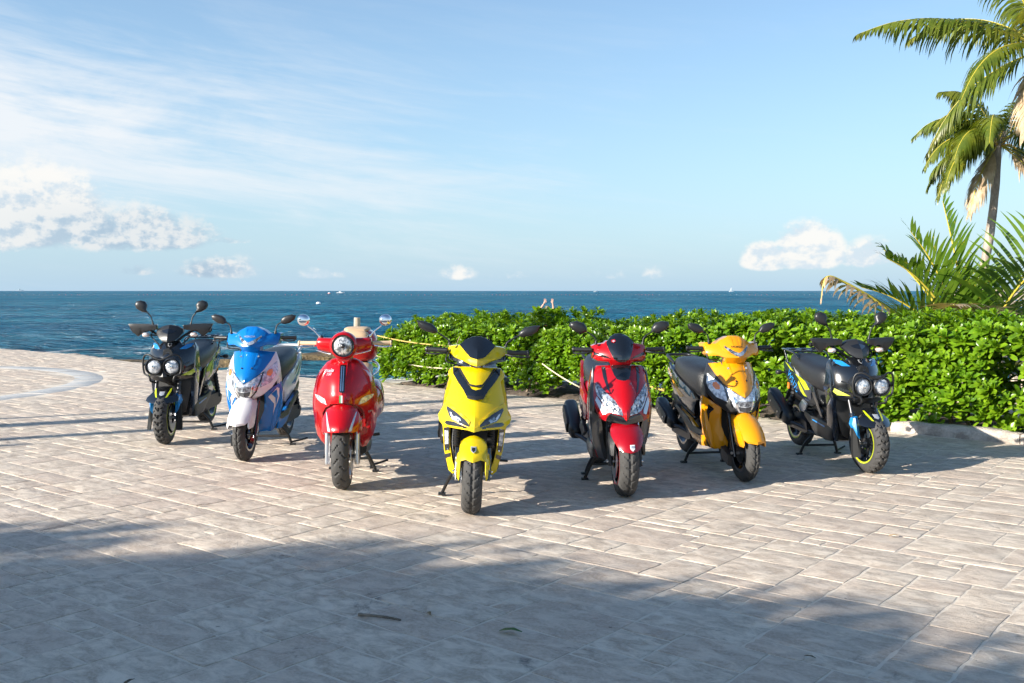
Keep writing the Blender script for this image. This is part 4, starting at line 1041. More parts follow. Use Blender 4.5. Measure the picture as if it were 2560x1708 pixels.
def forks(parent, x, Rw, ztop, ytop, lower='plastic', upper='steel_dark', r=.019, zsplit=.45):
    for s in (-1, 1):
        a = Vector((s * x, 0, Rw)); b = Vector((s * x, ytop, ztop)); c = a.lerp(b, zsplit)
        mb = MB(); mb.tube([a + Vector((0, -.012, -.03)), a.lerp(b, .05), c, c + (b - a).normalized() * .012], [r * .8, r, r, r * 1.15], 12); mb.build('fork_leg', M[lower], parent, 45)
        mb = MB(); mb.tube([c, b], r * .72, 10); mb.build('fork_tube', M[upper], parent, 45)
    mb = MB(); mb.tube([(-x - .025, 0, Rw), (x + .025, 0, Rw)], .011, 10); mb.build('axle', M['alu'], parent, 40)
def seat(parent, rows, m='seat', **kw): return loft('seat', rows, m, parent, 22, 2.4, 3.2, **kw)
def plate_light(parent, y, z, m='plastic'):
    mb = MB(); mb.rings([[(x, y + k * .16, z - k * .20 + dz) for x, dz in ((-.05, 0), (.05, 0), (.05, .012), (-.05, .012))] for k in (0, .5, 1.0)]); mb.build('rear_mudguard', M[m], parent, 30)
def scooter(label, x, y, yaw, lean=0.0, k=1.0):
    root = empty('motor_scooter', (x, y, 0)); root.rotation_euler = (0, R(lean), R(yaw)); root.scale = (k, k, k); tag(root, label, 'scooter', 'scooters parked in a V on the paving')
    return root
def steer(deg, Rw=.23, rake=0):
    XF.append(Matrix.Rotation(R(deg), 4, 'Z'))
def unsteer(): XF.pop()

# ---------------------------------------------------------------- rugged twin-lamp scooter
def build_trail(root, st=0):
    P = root; WB = 1.27; Rf = .235
    steer(st)
    wheel('front_wheel', P, (0, 0, Rf), Rf, .116, .150, 'gloss_black', 'block', 'lime', disc=1)
    forks(P, .098, Rf, .80, .235, 'navy', 'steel_dark', .022, .38)
    # fork guards
    dg = lambda x, z: -.045 + (z - .30) * .28 + 1.2 * abs(abs(x) - .11)
    panel('fork_guard', [(.088, .445), (.128, .435), (.140, .385), (.118, .30), (.098, .275), (.092, .33)], dg, 'sky_blue', P, .05, .004, 0, .03, 'b')
    panel('fork_shield', [(.100, .27), (.118, .30), (.132, .36), (.148, .19), (.150, .13), (.112, .135)], lambda x, z: dg(x, z) + .012, 'matte', P, .035, .004, 0, .03, 'b')
    # beak mudguard
    beak = nose([(.34, -.21), (.40, -.165), (.46, -.10), (.52, -.02)], .30, 1.6)
    panel('front_mudguard', [(0, .515), (.06, .512), (.085, .47), (.132, .425), (.142, .398), (.11, .382), (.05, .378), (0, .376)], beak, 'gloss_black', P, .02, .005)
    panel('mudguard_stripe', [(.035, .425), (.062, .498), (.072, .500), (.070, .470), (.050, .428)], beak, 'lime', P, .004, .001, .003, .03, 'b')
    panel('mudguard_badge', [(-.022, .475), (.022, .475), (.020, .448), (0, .440), (-.020, .448)], beak, 'silver_decal', P, .004, .001, .003, .03, 's')
    # bars, visor, hand guards
    tubes('handlebar', [[(-.34, .33, 1.005), (-.22, .30, 1.01), (-.12, .27, .955), (-.05, .235, .90), (0, .23, .895), (.05, .235, .90), (.12, .27, .955), (.22, .30, 1.01), (.34, .33, 1.005)]], .011, 'plastic', P)
    grips(P, 1.005, .305, .22, .335)
    vis = nose([(.90, .10), (.95, .115), (1.05, .205)], .45, .8)
    panel('visor', [(0, 1.052), (.06, 1.040), (.112, 1.012), (.118, .985), (.085, .935), (.045, .905), (0, .898)], vis, 'plastic2', P, .05, .006)
    panel('visor_ridge', [(0, 1.018), (.065, 1.0), (.05, .985), (0, .972)], vis, 'gloss_black', P, .004, .001, .003)
    hg = lambda x, z: .225 + (abs(x) - .2) * .12 + 1.5 * (z - 1.03) ** 2
    panel('hand_guard', [(.115, 1.048), (.20, 1.058), (.30, 1.062), (.375, 1.060), (.345, .995), (.292, .945), (.262, .965), (.235, .995), (.19, 1.0), (.12, 1.008)], hg, 'plastic2', P, .03, .006, 0, .04, 'b')
    panel('guard_inset', [(.262, 1.022), (.345, 1.030), (.325, .990), (.288, .960), (.27, .985)], hg, 'plastic', P, .006, .002, .004, .04, 'b')
    for s in (-1, 1):
        tubes('indicator_stalk', [[(s * .12, .26, .955), (s * .17, .235, .958), (s * .205, .22, .962)]], .006, 'plastic', P)
        pillow('indicator', ell(.030, .020, 14, 2.6), (s * .212, .215, .962), .028, 'lens_amber', P, None, .8)
    mb = MB(); mb.box((-.15, .29, 1.03), (.05, .05, .05)); mb.build('brake_reservoir', M['gloss_black'], P, 40, .008)
    tubes('brake_hose', [[(-.15, .29, 1.01), (-.17, .24, .95), (-.10, .20, .88), (-.05, .19, .80)], [(.15, .29, .99), (.16, .24, .93), (.09, .20, .86), (.05, .19, .80)]], .0055, 'plastic', P)
    mirror(P, (.165, .30, 1.035), (.185, .30, 1.12), (.215, .30, 1.155), [(-.012, .0), (.01, .03), (-.0, .075), (.02, .105), (.06, .118), (.10, .105), (.112, .075), (.095, .04), (.05, .012)], .032)
    unsteer()
    # front cowl
    cow = nose([(.52, .10), (.60, .05), (.70, .06), (.80, .10), (.92, .20)], .12, 2.6)
    panel('front_cowl', [(0, .912), (.075, .905), (.10, .872), (.185, .888), (.205, .84), (.212, .72), (.222, .635), (.205, .575), (.11, .548), (0, .540)], cow, 'gloss_black', P, .03, .006)
    panel('cowl_accent', [(.088, .835), (.132, .875), (.182, .884), (.178, .858), (.14, .835)], cow, 'sky_blue', P, .005, .001, .003, .03, 'b')
    panel('cowl_stripe', [(.115, .602), (.205, .655), (.214, .628), (.19, .602)], cow, 'lime', P, .005, .001, .003, .03, 'b')
    panel('cowl_grille', [(0, .835), (.05, .832), (.045, .805), (0, .80)], cow, 'plastic', P, .012, .002, .006)
    for k in range(4): panel('grille_bar', [(-.036 + k * .02, .826), (-.024 + k * .02, .826), (-.024 + k * .02, .808), (-.036 + k * .02, .808)], cow, 'alu', P, .003, .0008, .010, .03, 's')
    panel('emblem', [(-.018, .888), (.018, .888), (.016, .868), (0, .856), (-.016, .868)], cow, 'silver_decal', P, .004, .001, .004, .03, 's')
    panel('emblem_field', [(-.011, .884), (.011, .884), (.010, .870), (0, .863), (-.010, .870)], cow, 'gloss_black', P, .003, .0008, .0065, .03, 's')
    # twin lamps
    for s in (-1, 1):
        mb = MB(); mb.lathe([(.05, .10), (.078, .07), (.080, .0), (.078, -.045), (.070, -.055), (.066, -.04)], (s * .078, .0, .690), 'Y', 28, cap=False); h = mb.build('headlight', M['plastic2'], P, 45)
        mb = MB(); mb.lathe([(.0005, -.052), (.03, -.050), (.055, -.042), (.067, -.030), (.067, -.02)], (s * .078, .0, .690), 'Y', 28, cap=False); mb.build('lens', M['lens'], h, 60)
        mb = MB(); mb.lathe([(.0005, -.064), (.012, -.062), (.015, -.05), (.015, -.04)], (s * .078, .0, .690), 'Y', 14, cap=False); mb.build('bulb_cap', M['chrome'], h, 60)
    chin = nose([(.54, .03), (.60, -.045), (.66, -.04)], .25, 1.0)
    panel('lamp_chin', [(0, .655), (.018, .65), (.03, .605), (.118, .588), (.10, .562), (0, .545)], chin, 'plastic2', P, .04, .005)
    bar = [(0, -.105, .757), (.055, -.10, .775), (.105, -.085, .800), (.150, -.06, .788), (.168, -.05, .73), (.158, -.05, .635), (.112, -.065, .606), (.100, -.06, .565), (.085, .02, .545)]
    tubes('bull_bar', [mir(bar)[::-1] + bar[1:]], .0085, 'plastic', P)
    for s in (-1, 1): tubes('bar_stay', [[(s * .165, -.05, .70), (s * .19, .1, .72)]], .007, 'plastic', P)
    # leg shield, inner cavity, floor
    panel('under_cowl', [(0, .56), (.19, .57), (.155, .44), (.12, .27), (0, .20)], lambda x, z: .20 + .2 * abs(x), 'plastic', P, .05, .006)
    _w1 = interp([(.2, .160), (.36, .184), (.5, .198), (.575, .203), (.635, .219), (.72, .210), (.84, .203), (.89, .183)]); shw = lambda y, z: _w1(z)
    side_panel('leg_shield', [(.25, .868), (.345, .880), (.36, .80), (.355, .55), (.375, .36), (.44, .27), (.37, .205), (.25, .215), (.23, .36), (.235, .50), (.222, .57), (.212, .64), (.215, .72), (.25, .82)], shw, 'navy', P, .03, .006)
    dl = [[(.225, .640), (.285, .605), (.30, .632), (.225, .660)], [(.265, .575), (.335, .515), (.34, .555), (.295, .602)], [(.245, .575), (.285, .545), (.315, .50), (.28, .52)]]
    for q, mm in zip(dl, ('lime', 'lime', 'silver_decal')): side_panel('shield_decal', q, shw, mm, P, .004, .001, .003)
    for s in (-1, 1): lettering('shield_lettering', 'WS', .052, 'sky_blue', P, (lambda s: lambda u, v: (s * (shw(.3, .64) + .005), .315 + s * u, .640 + v))(s), .2)
    loft('floorboard', [(.26, .15, .22, .36), (.34, .17, .20, .345), (.46, .175, .195, .34), (.60, .175, .20, .34), (.68, .17, .25, .36), (.74, .13, .30, .42)], 'plastic2', P, 20, 5)
    for s in (-1, 1):
        for k in range(4):
            mb = MB(); mb.box((s * (.06 + k * .028), .49, .343), (.012, .17, .008)); mb.build('tread_strip', M['plastic'], P, 40, .002)
    side_panel('floor_side', [(.27, .30), (.36, .35), (.66, .375), (.80, .405), (.78, .36), (.62, .27), (.40, .205), (.30, .21)], lambda y, z: .182 + .02 * (y - .3), 'plastic2', P, .03, .005)
    side_panel('side_stripe', [(.40, .322), (.62, .352), (.62, .342), (.40, .310)], lambda y, z: .182 + .02 * (y - .3), 'sky_blue', P, .003, .001, .003)
    # seat, rear body
    loft('seat_box', [(.56, .10, .36, .62), (.62, .125, .36, .66), (.80, .13, .40, .68), (1.2, .12, .46, .70)], 'plastic', P, 18, 3.5)
    seat(P, [(.50, .09, .57, .72), (.53, .125, .55, .775), (.62, .15, .555, .80), (.75, .163, .58, .815), (.9, .167, .62, .84), (1.05, .155, .67, .868), (1.2, .135, .70, .882), (1.28, .10, .72, .875), (1.31, .06, .74, .85)])
    rw = lambda y, z: .150 - .05 * max(0, y - .95) - .30 * max(0, .55 - z) + .10 * max(0, .66 - z) * 0
    side_panel('rear_side_panel', [(.72, .62), (.80, .655), (.95, .70), (1.15, .745), (1.36, .80), (1.40, .765), (1.30, .64), (1.14, .545), (.98, .50), (.86, .46), (.78, .50)], rw, 'navy', P, .03, .006)
    for q, mm in (([(.77, .585), (.86, .575), (1.0, .665), (1.09, .70), (1.0, .69), (.86, .65)], 'lime'), ([(.84, .515), (.90, .52), (1.02, .62), (1.0, .645), (.90, .57)], 'lime'), ([(1.12, .715), (1.2, .73), (1.33, .79), (1.27, .775)], 'lime'), ([(1.02, .735), (1.12, .76), (1.06, .70), (.98, .675)], 'silver_decal')): side_panel('side_decal', q, rw, mm, P, .004, .001, .003)
    def tp(s): return lambda u, v: (s * (rw(1.16, .64) + .006), 1.13 + (u * .80 - v * .55) if s > 0 else 1.13 - (u * .80 + v * .55), .628 + (u * .60 + v * .8 if s > 0 else -u * .60 + v * .8))
    for s in (-1, 1): lettering('side_lettering', 'WS175', .092, 'sky_blue', P, tp(s), .15, 1.0, .95)
    side_panel('rear_silver_panel', [(.83, .45), (.93, .485), (1.0, .43), (.98, .38), (.88, .38)], lambda y, z: .148, 'silver_paint', P, .02, .004)
    side_panel('frame_brace', [(.50, .36), (.535, .36), (.73, .58), (.735, .62), (.70, .62)], lambda y, z: .155, 'gloss_black', P, .03, .004)
    for k in range(4): side_panel('vent_slat', [(.70 + k * .006, .46 - k * .028), (.80, .455 - k * .028), (.80, .447 - k * .028), (.70 + k * .006, .452 - k * .028)], lambda y, z: .150, 'plastic', P, .02, .001)
    rk = [(.14, 1.02, .84), (.15, 1.10, .885), (.145, 1.30, .905), (.11, 1.46, .90), (.05, 1.49, .90)]
    tubes('rack', [rk + mir(rk)[::-1], [(-.145, 1.30, .905), (.145, 1.30, .905)], [(-.05, 1.16, .90), (-.05, 1.48, .90)], [(.05, 1.16, .90), (.05, 1.48, .90)], [(-.148, 1.16, .895), (.148, 1.16, .895)], [(.13, 1.36, .90), (.11, 1.30, .76)], [(-.13, 1.36, .90), (-.11, 1.30, .76)]], .0085, 'gloss_black', P)
    loft('tail', [(1.22, .10, .60, .74), (1.34, .10, .65, .78), (1.42, .07, .69, .78)], 'gloss_black', P, 16, 3)
    pillow('tail_light', ell(.06, .03, 14, 3), (0, 1.43, .735), .02, 'redlens', P, Matrix.Rotation(math.pi, 3, 'Z'))
    for s in (-1, 1):
        tubes('rear_indicator_stalk', [[(s * .08, 1.36, .69), (s * .15, 1.38, .69)]], .008, 'plastic', P); pillow('rear_indicator', ell(.03, .021, 12, 2.6), (s * .17, 1.385, .69), .03, 'plastic2', P, None, .6)
    side_panel('rear_reflector', [(1.30, .60), (1.335, .60), (1.335, .545), (1.30, .545)], lambda y, z: .11, 'orange', P, .01, .003)
    plate_light(P, 1.36, .62)
    wheel('rear_wheel', P, (0, WB, .245), .225, .118, .145, 'gloss_black', 'block', 'lime', 0)
    drivetrain(P, WB, .245); exhaust(P, -.19, WB - .22, .27, WB + .22, .50, .066)
    stand(P, .86, .17); fender('rear_fender', P, .225, .03, -70, 60, lambda f: .07, lambda f: .01, 'plastic', c=(0, WB, .02))
    loft('frame_cover', [(.10, .05, .55, .84), (.20, .06, .5, .86), (.32, .07, .35, .84), (.36, .05, .35, .70)], 'plastic', P, 16, 3)

# ---------------------------------------------------------------- slim city scooter with a lamp in the apron
def build_city(root, main, side, st=0, low=None, fend=None, seat_m='seat', tailp='plastic2'):
    P = root; WB = 1.23; Rf = .215; low = low or main; fend = fend or main
    steer(st)
    wheel('front_wheel', P, (0, 0, Rf), Rf, .097, .132, 'gloss_black', 'sport', None, 0)
    mb = MB(); mb.lathe([(.02, -.042), (.072, -.040), (.075, -.015), (.06, -.005)], (0, 0, Rf), 'X', 20); mb.build('drum_brake', M['steel_dark'], P, 40)
    forks(P, .082, Rf, .80, .24, 'gloss_black', 'steel_dark', .018, .42)
    tubes('trailing_link', [[(.082, 0, Rf), (.085, .06, Rf + .02), (.083, .06, Rf + .10)]], .010, 'alu', P)
    fs = nose([(.28, -.252), (.34, -.235), (.40, -.185), (.46, -.105), (.52, .0)], .16, 4.0)
    panel('front_mudguard', [(0, .518), (0.042, .514), (0.06888, .492), (0.08064, .44), (0.08568, .375), (0.08148, .338), (0.063, .318), (0.0336, .314), (0, .308)], fs, fend, P, .03, .008, 0, .03)
    panel('mudguard_lobe', [(0.06552, .495), (0.084, .455), (0.09576, .37), (0.09492, .31), (0.08568, .282), (0.07728, .300), (0.07728, .36), (0.0714, .43)], lambda x, z: fs(x, z) + .02, fend, P, .13, .008, 0, .03, 'b')
    fender('inner_mudguard', P, Rf, .03, -40, 40, lambda f: .075, lambda f: .02, 'plastic')
    cov = nose([(.87, .17), (.92, .125), (.96, .135), (1.05, .20), (1.10, .26)], .25, 1.3)
    panel('headset_cover', [(0, 1.078), (.045, 1.075), (.10, 1.052), (.138, 1.022), (.205, 1.030), (.222, 1.020), (.215, .945), (.20, .930), (.14, .935), (.085, .915), (.07, .872), (0, .868)], cov, main, P, .10, .008)
    panel('headset_dome', [(0, 1.084), (.04, 1.082), (.082, 1.06), (.12, 1.028), (.105, .975), (.06, .945), (0, .928)], cov, main, P, .02, .008, .012)
    panel('dome_rib', [(.026, 1.078), (.052, 1.068), (.06, 1.04), (.022, .985)], cov, main, P, .012, .005, .017, .03, 'b')
    panel('position_lamp', [(0, .955), (.04, .974), (.090, 1.010), (.094, .996), (.06, .958), (.03, .938), (0, .930)], cov, 'lens_dark', P, .008, .002, .015)
    lettering('brand_lettering', 'HONDA', .020, 'silver_decal' if main == 'blue' else 'black_decal', P, lambda u, v: (u, cov(u, 1.0 + v) - .0145, 1.002 + v), 0, 1, 1.25)
    grips(P, .985, .30, .225, .335); mirror(P, (.185, .27, 1.02), (.195, .275, 1.085), (.225, .28, 1.112), [(0, 0), (.012, .036), (.04, .058), (.10, .072), (.132, .06), (.122, .03), (.08, -.002), (.03, -.012)], .026)
    tubes('control_cable', [[(-.21, .25, .95), (-.20, .23, .905), (-.12, .24, .895), (-.05, .25, .86)]], .005, 'plastic', P)
    unsteer()
    # apron
    ap = nose([(.46, .05), (.52, .00), (.60, -.01), (.70, .045), (.80, .12), (.90, .205)], .20, 3.2)
    panel('front_apron', [(0, .872), (0.1733, .868), (0.2016, .80), (0.2226, .72), (0.2184, .66), (0.1837, .585), (0.1208, .525), (0.0525, .492), (0, .484)], ap, side, P, .03, .008)
    panel('apron_centre', [(0, .884), (0.0884, .882), (0.1747, .868), (0.156, .80), (0.1227, .73), (0.078, .675), (0.0364, .645), (0, .628)], ap, main, P, .016, .006, .012)
    panel('apron_rib', [(0.0572, .872), (0.08112, .868), (0.06864, .80), (0.0416, .735), (0.0312, .735), (0.04784, .80)], ap, main, P, .012, .004, .017, .03, 'b')
    for s in (-1, 1):
        for (x, z, r_) in ((.072, .838, .0085), (.042, .748, .0065)):
            mb = MB(); mb.lathe([(.0005, -.004), (r_, -.003), (r_, .004)], (s * x, ap(x, z) - .022, z), 'Y', 12, cap=False); mb.build('bolt', M['chrome'] if z > .8 else M['plastic'], P, 40)
    panel('lamp_gasket', [(0, .636), (0.0525, .665), (0.1281, .72), (0.1176, .64), (0.08925, .555), (0.0525, .508), (0, .496)], ap, 'gloss_black', P, .008, .003, .008)
    hl = panel('headlight', [(0, .622), (0.0504, .652), (0.1176, .705), (0.1071, .64), (0.0819, .562), (0.0483, .518), (0, .506)], ap, 'lens', P, .01, .004, .014)[0]
    panel('projector', [(0, .598), (.055, .606), (.060, .585), (.05, .566), (0, .560)], ap, 'lens_dark', hl, .006, .003, .019); panel('lower_projector', [(0, .554), (.05, .560), (.042, .528), (0, .516)], ap, 'darklens', hl, .006, .003, .019)
    panel('lamp_trim', [(.058, .60), (.075, .63), (.085, .625), (.062, .545), (.045, .515), (.038, .520), (.054, .556)], ap, 'chrome', hl, .005, .0015, .019, .03, 'b')
    for q in panel('indicator', [(0.1239, .700), (0.1344, .722), (0.1953, .795), (0.2132, .72), (0.2058, .68), (0.1764, .625), (0.1155, .590)], ap, 'lens', P, .01, .004, .009, .03, 'b'):
        s = 1 if sum(v.co.x for v in q.data.vertices) > 0 else -1
        pb = [(s * x, z) for x, z in ((.146, .712), (.160, .735), (.180, .73), (.185, .705), (.172, .680), (.150, .685))]
        panel('amber_bulb', pb if s > 0 else pb[::-1], ap, 'orange', q, .006, .003, .014, .03, 's')
    tubes('brake_cable', [[(-.10, .24, .90), (-.085, .15, .72), (-.09, .06, .45), (-.075, .03, .27)]], .005, 'plastic', P)
    # lower fairing
    lf = nose([(.20, .20), (.40, .17), (.55, .13)], .18, 1.5)
    panel('leg_fairing', [(.112, .535), (.1854, .588), (.2318, .625), (.239, .56), (.2318, .44), (.2, .31), (.1545, .215), (.05, .205), (.045, .265), (.075, .325), (.1, .39), (.108, .46)], lf, low, P, .03, .008, 0, .04, 'b')
    panel('fairing_fin', [(.140, .500), (.205, .575), (.222, .57), (.215, .45), (.180, .33), (.165, .345), (.178, .44)], lf, side if main == 'blue' else main, P, .006, .002, .006, .04, 'b')
    panel('fairing_decal', [(.165, .525), (.205, .56), (.210, .50), (.190, .42), (.192, .49)], lf, 'blue' if main == 'blue' else 'gloss_black', P, .004, .001, .0125, .04, 'b')
    panel('wheel_well', [(0, .53), (.14, .55), (.135, .40), (.09, .22), (0, .20)], lambda x, z: .245 + .1 * abs(x), 'plastic', P, .04, .006)
    _w2 = interp([(.2, .148), (.31, .190), (.44, .220), (.56, .234), (.62, .228), (.72, .217), (.80, .197), (.87, .168)]); sw = lambda y, z: _w2(z)
    side_panel('apron_side', [(.295, .862), (.335, .865), (.345, .78), (.335, .625), (.25, .605), (.245, .66), (.255, .72), (.275, .80)], sw, side, P, .03, .008)
    side_panel('leg_shield', [(.335, .612), (.34, .50), (.375, .36), (.44, .265), (.36, .205), (.25, .208), (.245, .36), (.25, .50), (.25, .595)], sw, low, P, .035, .008)
    side_panel('shield_decal', [(.268, .565), (.322, .59), (.312, .50), (.300, .40), (.285, .33), (.288, .45)], sw, 'blue' if main == 'blue' else 'gloss_black', P, .004, .001, .003)
    side_panel('shield_line', [(.285, .565), (.315, .585), (.316, .50), (.305, .43), (.302, .50)], sw, 'white' if main == 'blue' else 'silver_decal', P, .004, .001, .0055)
    loft('inner_shield', [(.27, .15, .24, .84), (.32, .185, .22, .83), (.36, .16, .22, .6), (.40, .14, .22, .36)], 'plastic', P, 18, 4)
    loft('floorboard', [(.30, .17, .21, .315), (.42, .18, .20, .31), (.58, .18, .21, .31), (.68, .16, .24, .33)], 'plastic2', P, 18, 5)
    side_panel('floor_side', [(.33, .22), (.35, .33), (.52, .335), (.70, .40), (.95, .46), (.98, .43), (.80, .335), (.62, .245), (.45, .21)], lambda y, z: .186, low, P, .03, .006)
    side_panel('footrest_rail', [(.34, .31), (.40, .335), (.60, .345), (.72, .40), (1.0, .475), (1.02, .45), (.84, .37), (.64, .295), (.45, .285)], lambda y, z: .192, 'plastic2', P, .03, .006, .003)
    loft('seat_box', [(.58, .10, .33, .60), (.66, .13, .34, .66), (.90, .15, .38, .68), (1.2, .13, .42, .68)], 'plastic2', P, 18, 3.5)
    seat(P, [(.55, .09, .56, .74), (.58, .125, .535, .79), (.66, .15, .545, .815), (.8, .163, .585, .828), (.95, .167, .635, .85), (1.12, .15, .68, .865), (1.26, .115, .70, .86), (1.32, .06, .72, .83)], seat_m)
    rw = lambda y, z: .168 - .10 * max(0, y - 1.0) - .12 * max(0, .50 - z)
    side_panel('rear_side_panel', [(.60, .55), (.68, .60), (.82, .64), (1.0, .685), (1.2, .735), (1.40, .80), (1.44, .77), (1.36, .66), (1.20, .56), (.98, .50), (.80, .44), (.70, .40), (.66, .42)], rw, side if main == 'blue' else 'gloss_black', P, .03, .008)
    side_panel('lower_side_panel', [(.64, .40), (.80, .445), (1.0, .505), (1.22, .565), (1.28, .53), (1.15, .44), (.95, .40), (.75, .36)], rw, 'plastic2', P, .03, .006, -.004)
    side_panel('side_decal', [(.86, .555), (1.0, .60), (1.2, .67), (1.38, .755), (1.30, .69), (1.10, .595), (.95, .535)], rw, 'blue' if main == 'blue' else main, P, .004, .001, .003)
    side_panel('side_decal', [(.95, .62), (1.1, .665), (1.25, .72), (1.12, .695)], rw, 'grey_paint', P, .004, .001, .003)
    if main != 'blue':
        for s in (-1, 1): lettering('side_lettering', 'Dio', .085, 'silver_decal', P, (lambda s: lambda u, v: (s * (rw(1.27, .7) + .006), 1.29 + (s * u * .85), .715 + v + u * s * .35))(s), .2)
    gb = [(.125, 1.22, .80), (.13, 1.32, .835), (.11, 1.46, .855), (.05, 1.50, .86)]
    tubes('grab_rail', [gb + mir(gb)[::-1]], .013, 'plastic2' if main != 'blue' else 'white', P)
    loft('tail', [(1.25, .12, .60, .76), (1.38, .10, .66, .80), (1.46, .06, .71, .79)], side if main == 'blue' else 'gloss_black', P, 16, 3)
    pillow('tail_light', ell(.07, .03, 14, 3), (0, 1.465, .745), .02, 'redlens', P, Matrix.Rotation(math.pi, 3, 'Z')); plate_light(P, 1.36, .58)
    wheel('rear_wheel', P, (0, WB, .235), .213, .10, .132, 'gloss_black', 'sport', None, 0)
    drivetrain(P, WB, .235); exhaust(P, -.185, WB - .20, .29, WB + .20, .45, .060); stand(P, .80, .165); fender('rear_fender', P, .213, .03, -70, 60, lambda f: .06, lambda f: .01, 'plastic', c=(0, WB, .02))
    mb = MB(); mb.rings([[(x, y, z) for x, z in ((-.125, zz - .04), (-.085, zz - .055), (-.085, zz + .05), (-.125, zz + .04))] for y, zz in ((.02, .16), (.16, .20))]); mb.build('horn_cover', M['plastic2'], P, 35)

# ---------------------------------------------------------------- classic round-lamp scooter
def build_classic(root, st=0):
    P = root; WB = 1.29; Rf = .232
    steer(st)
    wheel('front_wheel', P, (0, 0, Rf), Rf, .122, .150, 'silver_paint', 'swirl', 'red', 1, 10)
    for s in (-1, 1):
        mb = MB(); mb.tube([(s * .104, -.01, .175), (s * .104, -.005, .19), (s * .104, .03, .46)], [.016, .020, .020], 14); mb.build('fork_leg', M['alu'], P, 50)
    mb = MB(); mb.tube([(-.13, 0, Rf), (.13, 0, Rf)], .012, 10); mb.build('axle', M['steel_dark'], P, 40)
    fs = nose([(.42, -.225), (.48, -.19), (.54, -.12), (.60, -.02), (.63, .05)], .10, 6.0)
    panel('front_mudguard', [(0, .600), (.06, .592), (.105, .565), (.128, .52), (.135, .46), (.132, .425), (.10, .418), (.06, .425), (0, .428)], fs, 'red', P, .03, .008)
    panel('mudguard_stripe', [(.062, .432), (.082, .432), (.108, .548), (.102, .552)], fs, 'silver_decal', P, .004, .001, .003, .03, 'b')
    panel('mudguard_skirt', [(.112, .52), (.137, .50), (.137, .42), (.118, .40)], lambda x, z: fs(x, z) + .01, 'red', P, .20, .006, 0, .03, 'b')
    # headset
    mb = MB(); mb.lathe([(.04, .24), (.080, .20), (.098, .12), (.101, .04), (.096, -.015), (.082, -.025), (.076, -.018)], (0, .14, 1.005), 'Y', 32, cap=False); mb.build('headset', M['red'], P, 50)
    mb = MB(); mb.lathe([(.076, .0), (.082, -.014), (.078, -.027), (.071, -.024), (.070, .0)], (0, .14, 1.005), 'Y', 32, cap=False); mb.build('headlight_ring', M['gloss_black'], P, 50)
    mb = MB(); mb.lathe([(.0005, -.042), (.03, -.040), (.055, -.032), (.070, -.018), (.071, .0)], (0, .14, 1.005), 'Y', 32, cap=False); h = mb.build('headlight', M['lens_rib'], P, 60)
    mb = MB(); mb.lathe([(.0005, -.052), (.014, -.050), (.018, -.04)], (0, .14, 1.005), 'Y', 16, cap=False); mb.build('bulb_cap', M['steel_dark'], h, 60)
    for s in (-1, 1):
        mb = MB(); mb.rings([[(s * x, .20 + .05 * f + dy * .055, 1.0 + .018 * f + dz * hh) for dy, dz in ell(1, 1, 16, 2.8)] for x, f, hh in ((.05, 0, .058), (.10, .3, .055), (.15, .6, .05), (.188, .9, .045), (.195, 1, .035))]); mb.build('headset_wing', M['red'], P, 50)
        tubes('chrome_trim', [[(s * .085, .13, .945), (s * .14, .165, .955), (s * .19, .205, .968)]], .004, 'chrome', P)
        mb = MB(); mb.tube([(s * .165, .25, 1.05), (s * .172, .25, 1.075)], [.018, .012], 10); mb.build('mirror_socket', M['plastic'], P, 50)
    grips(P, 1.018, .25, .20, .325, 'cream_grip', 'chrome')
    mirror(P, (.172, .25, 1.06), (.22, .25, 1.11), (.265, .25, 1.145), [(u + .03, v + .042) for u, v in ell(.046, .043, 20)], .034, 'chrome', 'chrome')
    loft('steering_neck', [(.135, .045, .89, .95), (.16, .055, .87, .96), (.24, .06, .86, .97)], 'red', P, 16, 3)
    unsteer()
    # shield
    sh = nose([(.25, .17), (.40, .08), (.55, -.005), (.65, .0), (.75, .04), (.85, .105), (.92, .18)], .03, 4.2)
    panel('front_shield', [(0, .915), (.075, .912), (.125, .885), (.172, .828), (.205, .755), (.228, .675), (.236, .60), (.232, .50), (.215, .40), (.185, .315), (.148, .262), (.118, .258), (.112, .30), (.135, .38), (.152, .46), (.150, .52), (.125, .568), (.07, .596), (0, .604)], sh, 'red', P, .03, .010, 0, .03)
    panel('shield_spine', [(0, .932), (.04, .928), (.034, .90), (.030, .80), (.030, .66), (.026, .612), (0, .610)], sh, 'red', P, .02, .006, .012, .03)
    panel('spine_inlay', [(0, .872), (.021, .870), (.019, .685), (0, .680)], sh, 'gloss_black', P, .006, .002, .016, .03)
    panel('chrome_bar', [(.004, .862), (.011, .862), (.010, .694), (.004, .692)], sh, 'chrome', P, .004, .001, .020, .03, 'b')
    for k, mm in enumerate(('green', 'white', 'red')): panel('flag_stripe', [(-.017 + k * .0115, .662), (-.006 + k * .0115, .662), (-.006 + k * .0115, .610), (-.017 + k * .0115, .610)], sh, mm, P, .003, .0006, .015, .03, 's')
    panel('emblem', [(-.022, .922), (.022, .922), (.018, .900), (0, .882), (-.018, .900)], sh, 'silver_decal', P, .004, .001, .018, .03, 's'); panel('emblem_field', [(-.015, .917), (.015, .917), (.012, .902), (0, .889), (-.012, .902)], sh, 'red', P, .003, .001, .021, .03, 's')
    lettering('model_lettering', 'Vitalia', .031, 'silver_decal', P, lambda u, v: (u - .106, sh(u - .106, .825 + v) - .005, .828 + v + u * .12), .35); lettering('model_lettering', '150', .026, 'silver_decal', P, lambda u, v: (u - .105, sh(u - .105, .80 + v) - .004, .803 + v + u * .12), .35)
    for q in panel('indicator', [(.112, .590), (.128, .632), (.168, .650), (.212, .655), (.205, .632), (.16, .602)], sh, 'lens', P, .008, .003, .006, .03, 'b'): pass
